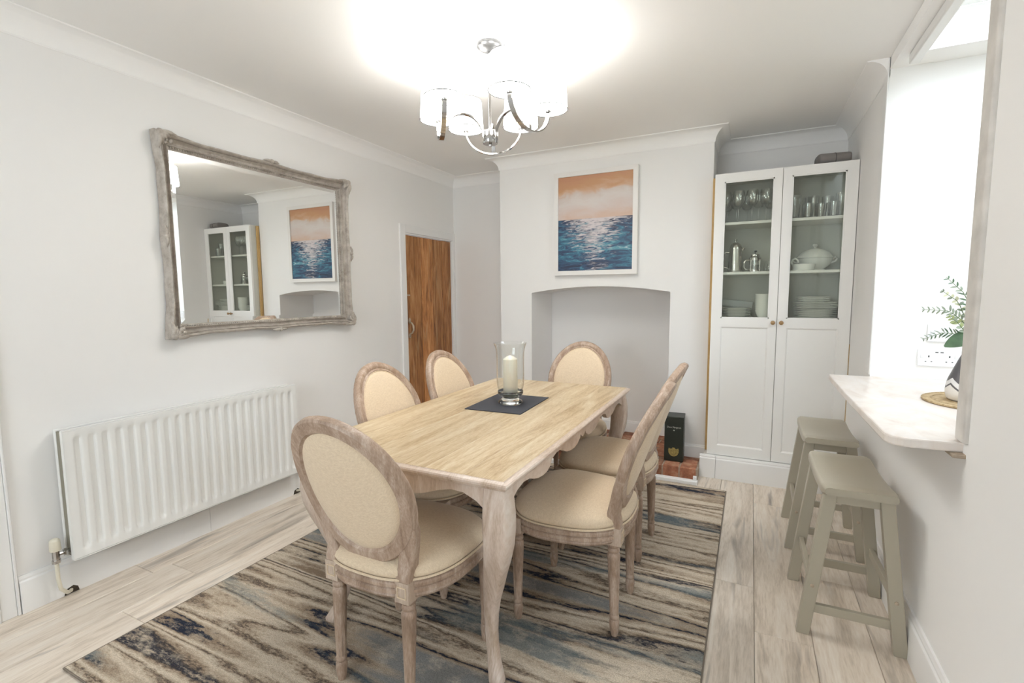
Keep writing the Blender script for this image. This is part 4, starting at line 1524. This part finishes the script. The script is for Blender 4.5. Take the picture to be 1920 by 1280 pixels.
MB().box(.010, .024, -.013, -.008, -.012, .012).build('rocker', M['plastic'], sw, bevel=.002)

# ------------------------------------------------------------------ placemat, vase and foliage
pm = MB()
C = (.832, 2.458, wt + .0005)
pm.lathe([(.001, 0), (.195, 0), (.198, .003), (.195, .007), (.001, .0075)], 48)
pmo = thing('round_placemat', 'round woven jute placemat under the vase on the worktop', 'placemat', C)
pm.build('weave', M['jute'], pmo, smooth=50)
for r_ in (.07, .12, .165, .195):
    MB().tube([(r_ * math.cos(2 * PI * k / 48), r_ * math.sin(2 * PI * k / 48), .0065) for k in range(48)], .0035, 6, closed=True).build('braid', M['jute'], pmo)
VC = (.772, 2.452, wt + .0105)
va = thing('bottle_vase', 'white and grey bottle vase with a chevron band on the jute placemat', 'vase', VC)
vp = [(.001, 0), (.055, 0), (.066, .008), (.071, .030), (.070, .055), (.064, .085), (.055, .11), (.046, .135), (.037, .16), (.029, .18), (.024, .196), (.0225, .21), (.024, .218), (.022, .219), (.0205, .21), (.02, .19), (.001, .185)]
m, t, p = new_mat('chevron_glaze')
tc = t.nodes.new('ShaderNodeTexCoord')
sx = t.nodes.new('ShaderNodeSeparateXYZ')
t.links.new(tc.outputs['Object'], sx.inputs[0])
ang = math_n(t, 'ARCTAN2', sx.outputs[1], sx.outputs[0])
zig = math_n(t, 'PINGPONG', math_n(t, 'ADD', ang, 3.4), 0.62)
zz = math_n(t, 'SUBTRACT', sx.outputs[2], math_n(t, 'MULTIPLY', zig, 0.045))
c = ramp(t, zz, [(0.0, (.80, .78, .75)), (0.034, (.13, .125, .13)), (0.042, (.78, .77, .76)), (0.062, (.105, .10, .105))], 'CONSTANT')
t.links.new(c, p.inputs['Base Color'])
p.inputs['Roughness'].default_value = .35
MB().lathe(vp, 36).build('body', m, va, smooth=60)


def leaf_shape(b, base, d, n, l, wd, fold=.15, steps=5):
    base, d, n = Vector(base), Vector(d).normalized(), Vector(n)
    n = (n - d * n.dot(d)).normalized()
    s_ = d.cross(n)
    L_, M_, R_ = [], [], []
    for k in range(steps + 1):
        t_ = k / steps
        ww = wd * math.sin(PI * (t_ * .94 + .04)) ** .8 * .5
        c = base + d * l * t_ - n * (l * .18 * t_ * t_)
        L_.append(c + s_ * ww + n * ww * fold); M_.append(c); R_.append(c - s_ * ww + n * ww * fold)
    o = len(b.v)
    k = steps + 1
    b.v += [tuple(v) for v in L_ + M_ + R_]
    for i in range(steps):
        b.f += [(o + i, o + i + 1, o + k + i + 1, o + k + i), (o + k + i, o + k + i + 1, o + 2 * k + i + 1, o + 2 * k + i)]


def sprig(name, label, pts, kind, n_l, l, wd, matl, seed):
    rnd = random.Random(seed)
    P = [Vector(p) for p in pts]
    root = thing(name, label, 'foliage', tuple(P[0]))
    off = P[0]
    def at(t_):
        f_ = t_ * (len(P) - 1)
        i = min(int(f_), len(P) - 2)
        return P[i].lerp(P[i + 1], f_ - i) - off, (P[i + 1] - P[i]).normalized()
    MB().tube([at(k / 10)[0] for k in range(11)], [.0022 - .0014 * k / 10 for k in range(11)], 6).build('stem', M['limestem'], root)
    for k in range(n_l):
        t_ = .30 + .70 * (k // 2 + .5) / (n_l / 2)
        t_ = min(t_, 1)
        c, d = at(t_)
        side = d.cross(Vector((.3, -1, .2))).normalized() * (1 if k % 2 else -1)
        dd = (side * 1.0 + d * (.55 + .3 * rnd.random()) + Vector((0, rnd.uniform(-.35, .35), rnd.uniform(-.1, .2))))
        b = MB()
        q = 1 - .55 * t_ ** 2
        leaf_shape(b, c, dd, Vector((rnd.uniform(-.4, .4), -.8, .7)), l * q * rnd.uniform(.85, 1.1), wd * q)
        b.build('leaf', matl if rnd.random() > .25 else M['leaf_pale'], root, smooth=60)
    return root


nk = (VC[0], VC[1], VC[2] + .205)
x_, y_, z_ = nk
sprig('fern_sprig', 'fern sprig arching low over the socket', [nk, (x_ - .03, y_ - .01, z_ + .05), (x_ - .09, y_, z_ + .060), (x_ - .155, y_, z_ + .030)], 'f', 22, .030, .007, M['leaf_dark'], 1)
sprig('eucalyptus_sprig', 'eucalyptus sprig reaching level across the light switch', [nk, (x_ - .03, y_, z_ + .10), (x_ - .08, y_ - .01, z_ + .145), (x_ - .165, y_ - .01, z_ + .150)], 'e', 22, .030, .010, M['leaf_pale'], 2)
sprig('eucalyptus_sprig', 'tallest eucalyptus sprig in the vase', [nk, (x_ - .008, y_, z_ + .12), (x_ - .035, y_, z_ + .21), (x_ - .095, y_, z_ + .275)], 'e', 18, .034, .012, M['leaf_dark'], 3)
sprig('bud_sprig', 'pale budding sprig between the tall and the level eucalyptus', [nk, (x_ - .02, y_ + .01, z_ + .10), (x_ - .050, y_ + .01, z_ + .18), (x_ - .105, y_ + .01, z_ + .225)], 'e', 16, .024, .015, M['berry'], 4)
sprig('bud_sprig', 'short budding sprig above the broad leaf', [nk, (x_ - .02, y_ - .01, z_ + .05), (x_ - .055, y_ - .02, z_ + .10), (x_ - .085, y_ - .02, z_ + .125)], 'e', 14, .026, .016, M['leaf_lime'], 5)
# broad leaf drooping over the neck
bl = thing('broad_leaf_stem', 'broad dark green leaf drooping from the vase neck', 'foliage', nk)
MB().tube([(0, 0, 0), (.0, -.012, .03), (-.005, -.022, .052)], .0022, 6).build('stem', M['limestem'], bl)
b = MB()
leaf_shape(b, (.012, -.024, .062), (-1, -.12, -.42), (.15, -.75, .7), .115, .062, .12, 10)
b.build('leaf', M['leaf_dark'], bl, smooth=60)
b = MB()
leaf_shape(b, (.0, -.016, .05), (.35, -.3, 1), (-.8, -.6, .2), .085, .045, .1, 8)
b.build('leaf', M['limestem'], bl, smooth=60)

# ------------------------------------------------------------------ chandelier
CC = (-1.116, 2.052)
chd = thing('chandelier', 'six-shade chrome chandelier with lit white drum shades over the table', 'chandelier', (CC[0], CC[1], ZC))
Z = lambda z: z - ZC
MB().lathe([(.058, Z(2.445)), (.060, Z(2.440)), (.056, Z(2.428)), (.036, Z(2.418)), (.010, Z(2.413)), (.001, Z(2.413))], 32).build('canopy', M['darkchrome'], chd, smooth=50)
MB().tube([(0, 0, Z(2.416)), (0, 0, Z(2.060))], .0055, 10).build('rod', M['chrome'], chd)
hub = MB().lathe([(.006, Z(2.078)), (.010, Z(2.070)), (.034, Z(2.062)), (.0365, Z(2.056)), (.0365, Z(2.012)), (.034, Z(2.006)), (.001, Z(2.006))], 32).build('hub', M['chrome'], chd, smooth=40)
MB().lathe([(.006, Z(2.006)), (.008, Z(2.002)), (.006, Z(1.994)), (.001, Z(1.992))], 14).build('finial', M['chrome'], hub)
ZS = 2.151
ARMS = ((114.5, -5.2), (216.1, 3.6), (349.7, -2.5))
first_shade = None
for k in range(3):
    a0 = R(ARMS[k][0])
    dr = Vector((math.cos(a0), math.sin(a0), 0))
    a1 = a0 + R(ARMS[k][1])
    tn = Vector((-math.sin(a1), math.cos(a1), 0))
    rc, hc_ = .223, .140
    pts = []
    for j in range(17):
        t_ = PI * j / 16
        pts.append(dr * (.030 + (rc - .030) * (1 - math.cos(t_)) / 2) + Vector((0, 0, Z(2.028) + .105 * math.sin(t_))))
    arm = MB().tube(pts, 0, sec=(.007, .018), flat=tuple(tn.cross(Vector((0, 0, 1))).normalized() * 0 + tn)).build('arm', M['chrome'], chd, smooth=40)
    pts = []
    for j in range(25):
        t_ = PI * j / 24
        pts.append(dr * rc + tn * (hc_ * math.cos(t_)) + Vector((0, 0, Z(ZS - .012) - .118 * math.sin(t_))))
    bow = MB().tube(pts, 0, sec=(.007, .021), flat=tuple(dr)).build('bow', M['chrome'], chd, smooth=40)
    for s_ in (-1, 1):
        c = dr * rc + tn * (hc_ * s_)
        MB().lathe([(.013, Z(ZS - .016)), (.015, Z(ZS - .010)), (.013, Z(ZS + .045)), (.001, Z(ZS + .046))], 14, (c.x, c.y, 0)).build('lamp_holder', M['chrome'], bow)
        if first_shade is None:
            r0, r1 = .088, .079
            b = MB().lathe([(r0, 0), (r1, .140)], 40, cap0=False, cap1=False)
            sh_o = b.build('lamp_shade', M['shade'], chd, smooth=60)
            sh_o.location = (c.x, c.y, Z(ZS - .004))
            rg = MB().tube([(r0 * math.cos(2 * PI * j / 40), r0 * math.sin(2 * PI * j / 40), 0) for j in range(40)], .0022, 6, closed=True)
            rg.tube([(r1 * math.cos(2 * PI * j / 40), r1 * math.sin(2 * PI * j / 40), .140) for j in range(40)], .0016, 6, closed=True)
            for j in range(3):
                a = 2 * PI * j / 3
                rg.tube([(.012 * math.cos(a), .012 * math.sin(a), .045), (.5 * (r0 + r1) * math.cos(a), .5 * (r0 + r1) * math.sin(a), .06)], .0012, 5)
            rg_o = rg.build('shade_ring', M['ring'], sh_o)
            bb = MB().ball((0, 0, 0), .022, 12, 8, 1.2).build('bulb', M['bulb'], sh_o, smooth=60)
            bb.location = (0, 0, .077)
            first_shade = (sh_o, rg_o, bb)
        else:
            s2 = first_shade[0].copy(); col.objects.link(s2)
            s2.parent = chd
            s2.location = (c.x, c.y, Z(ZS - .004))
            for o in first_shade[1:]:
                o2 = o.copy(); col.objects.link(o2)
                o2.parent = s2
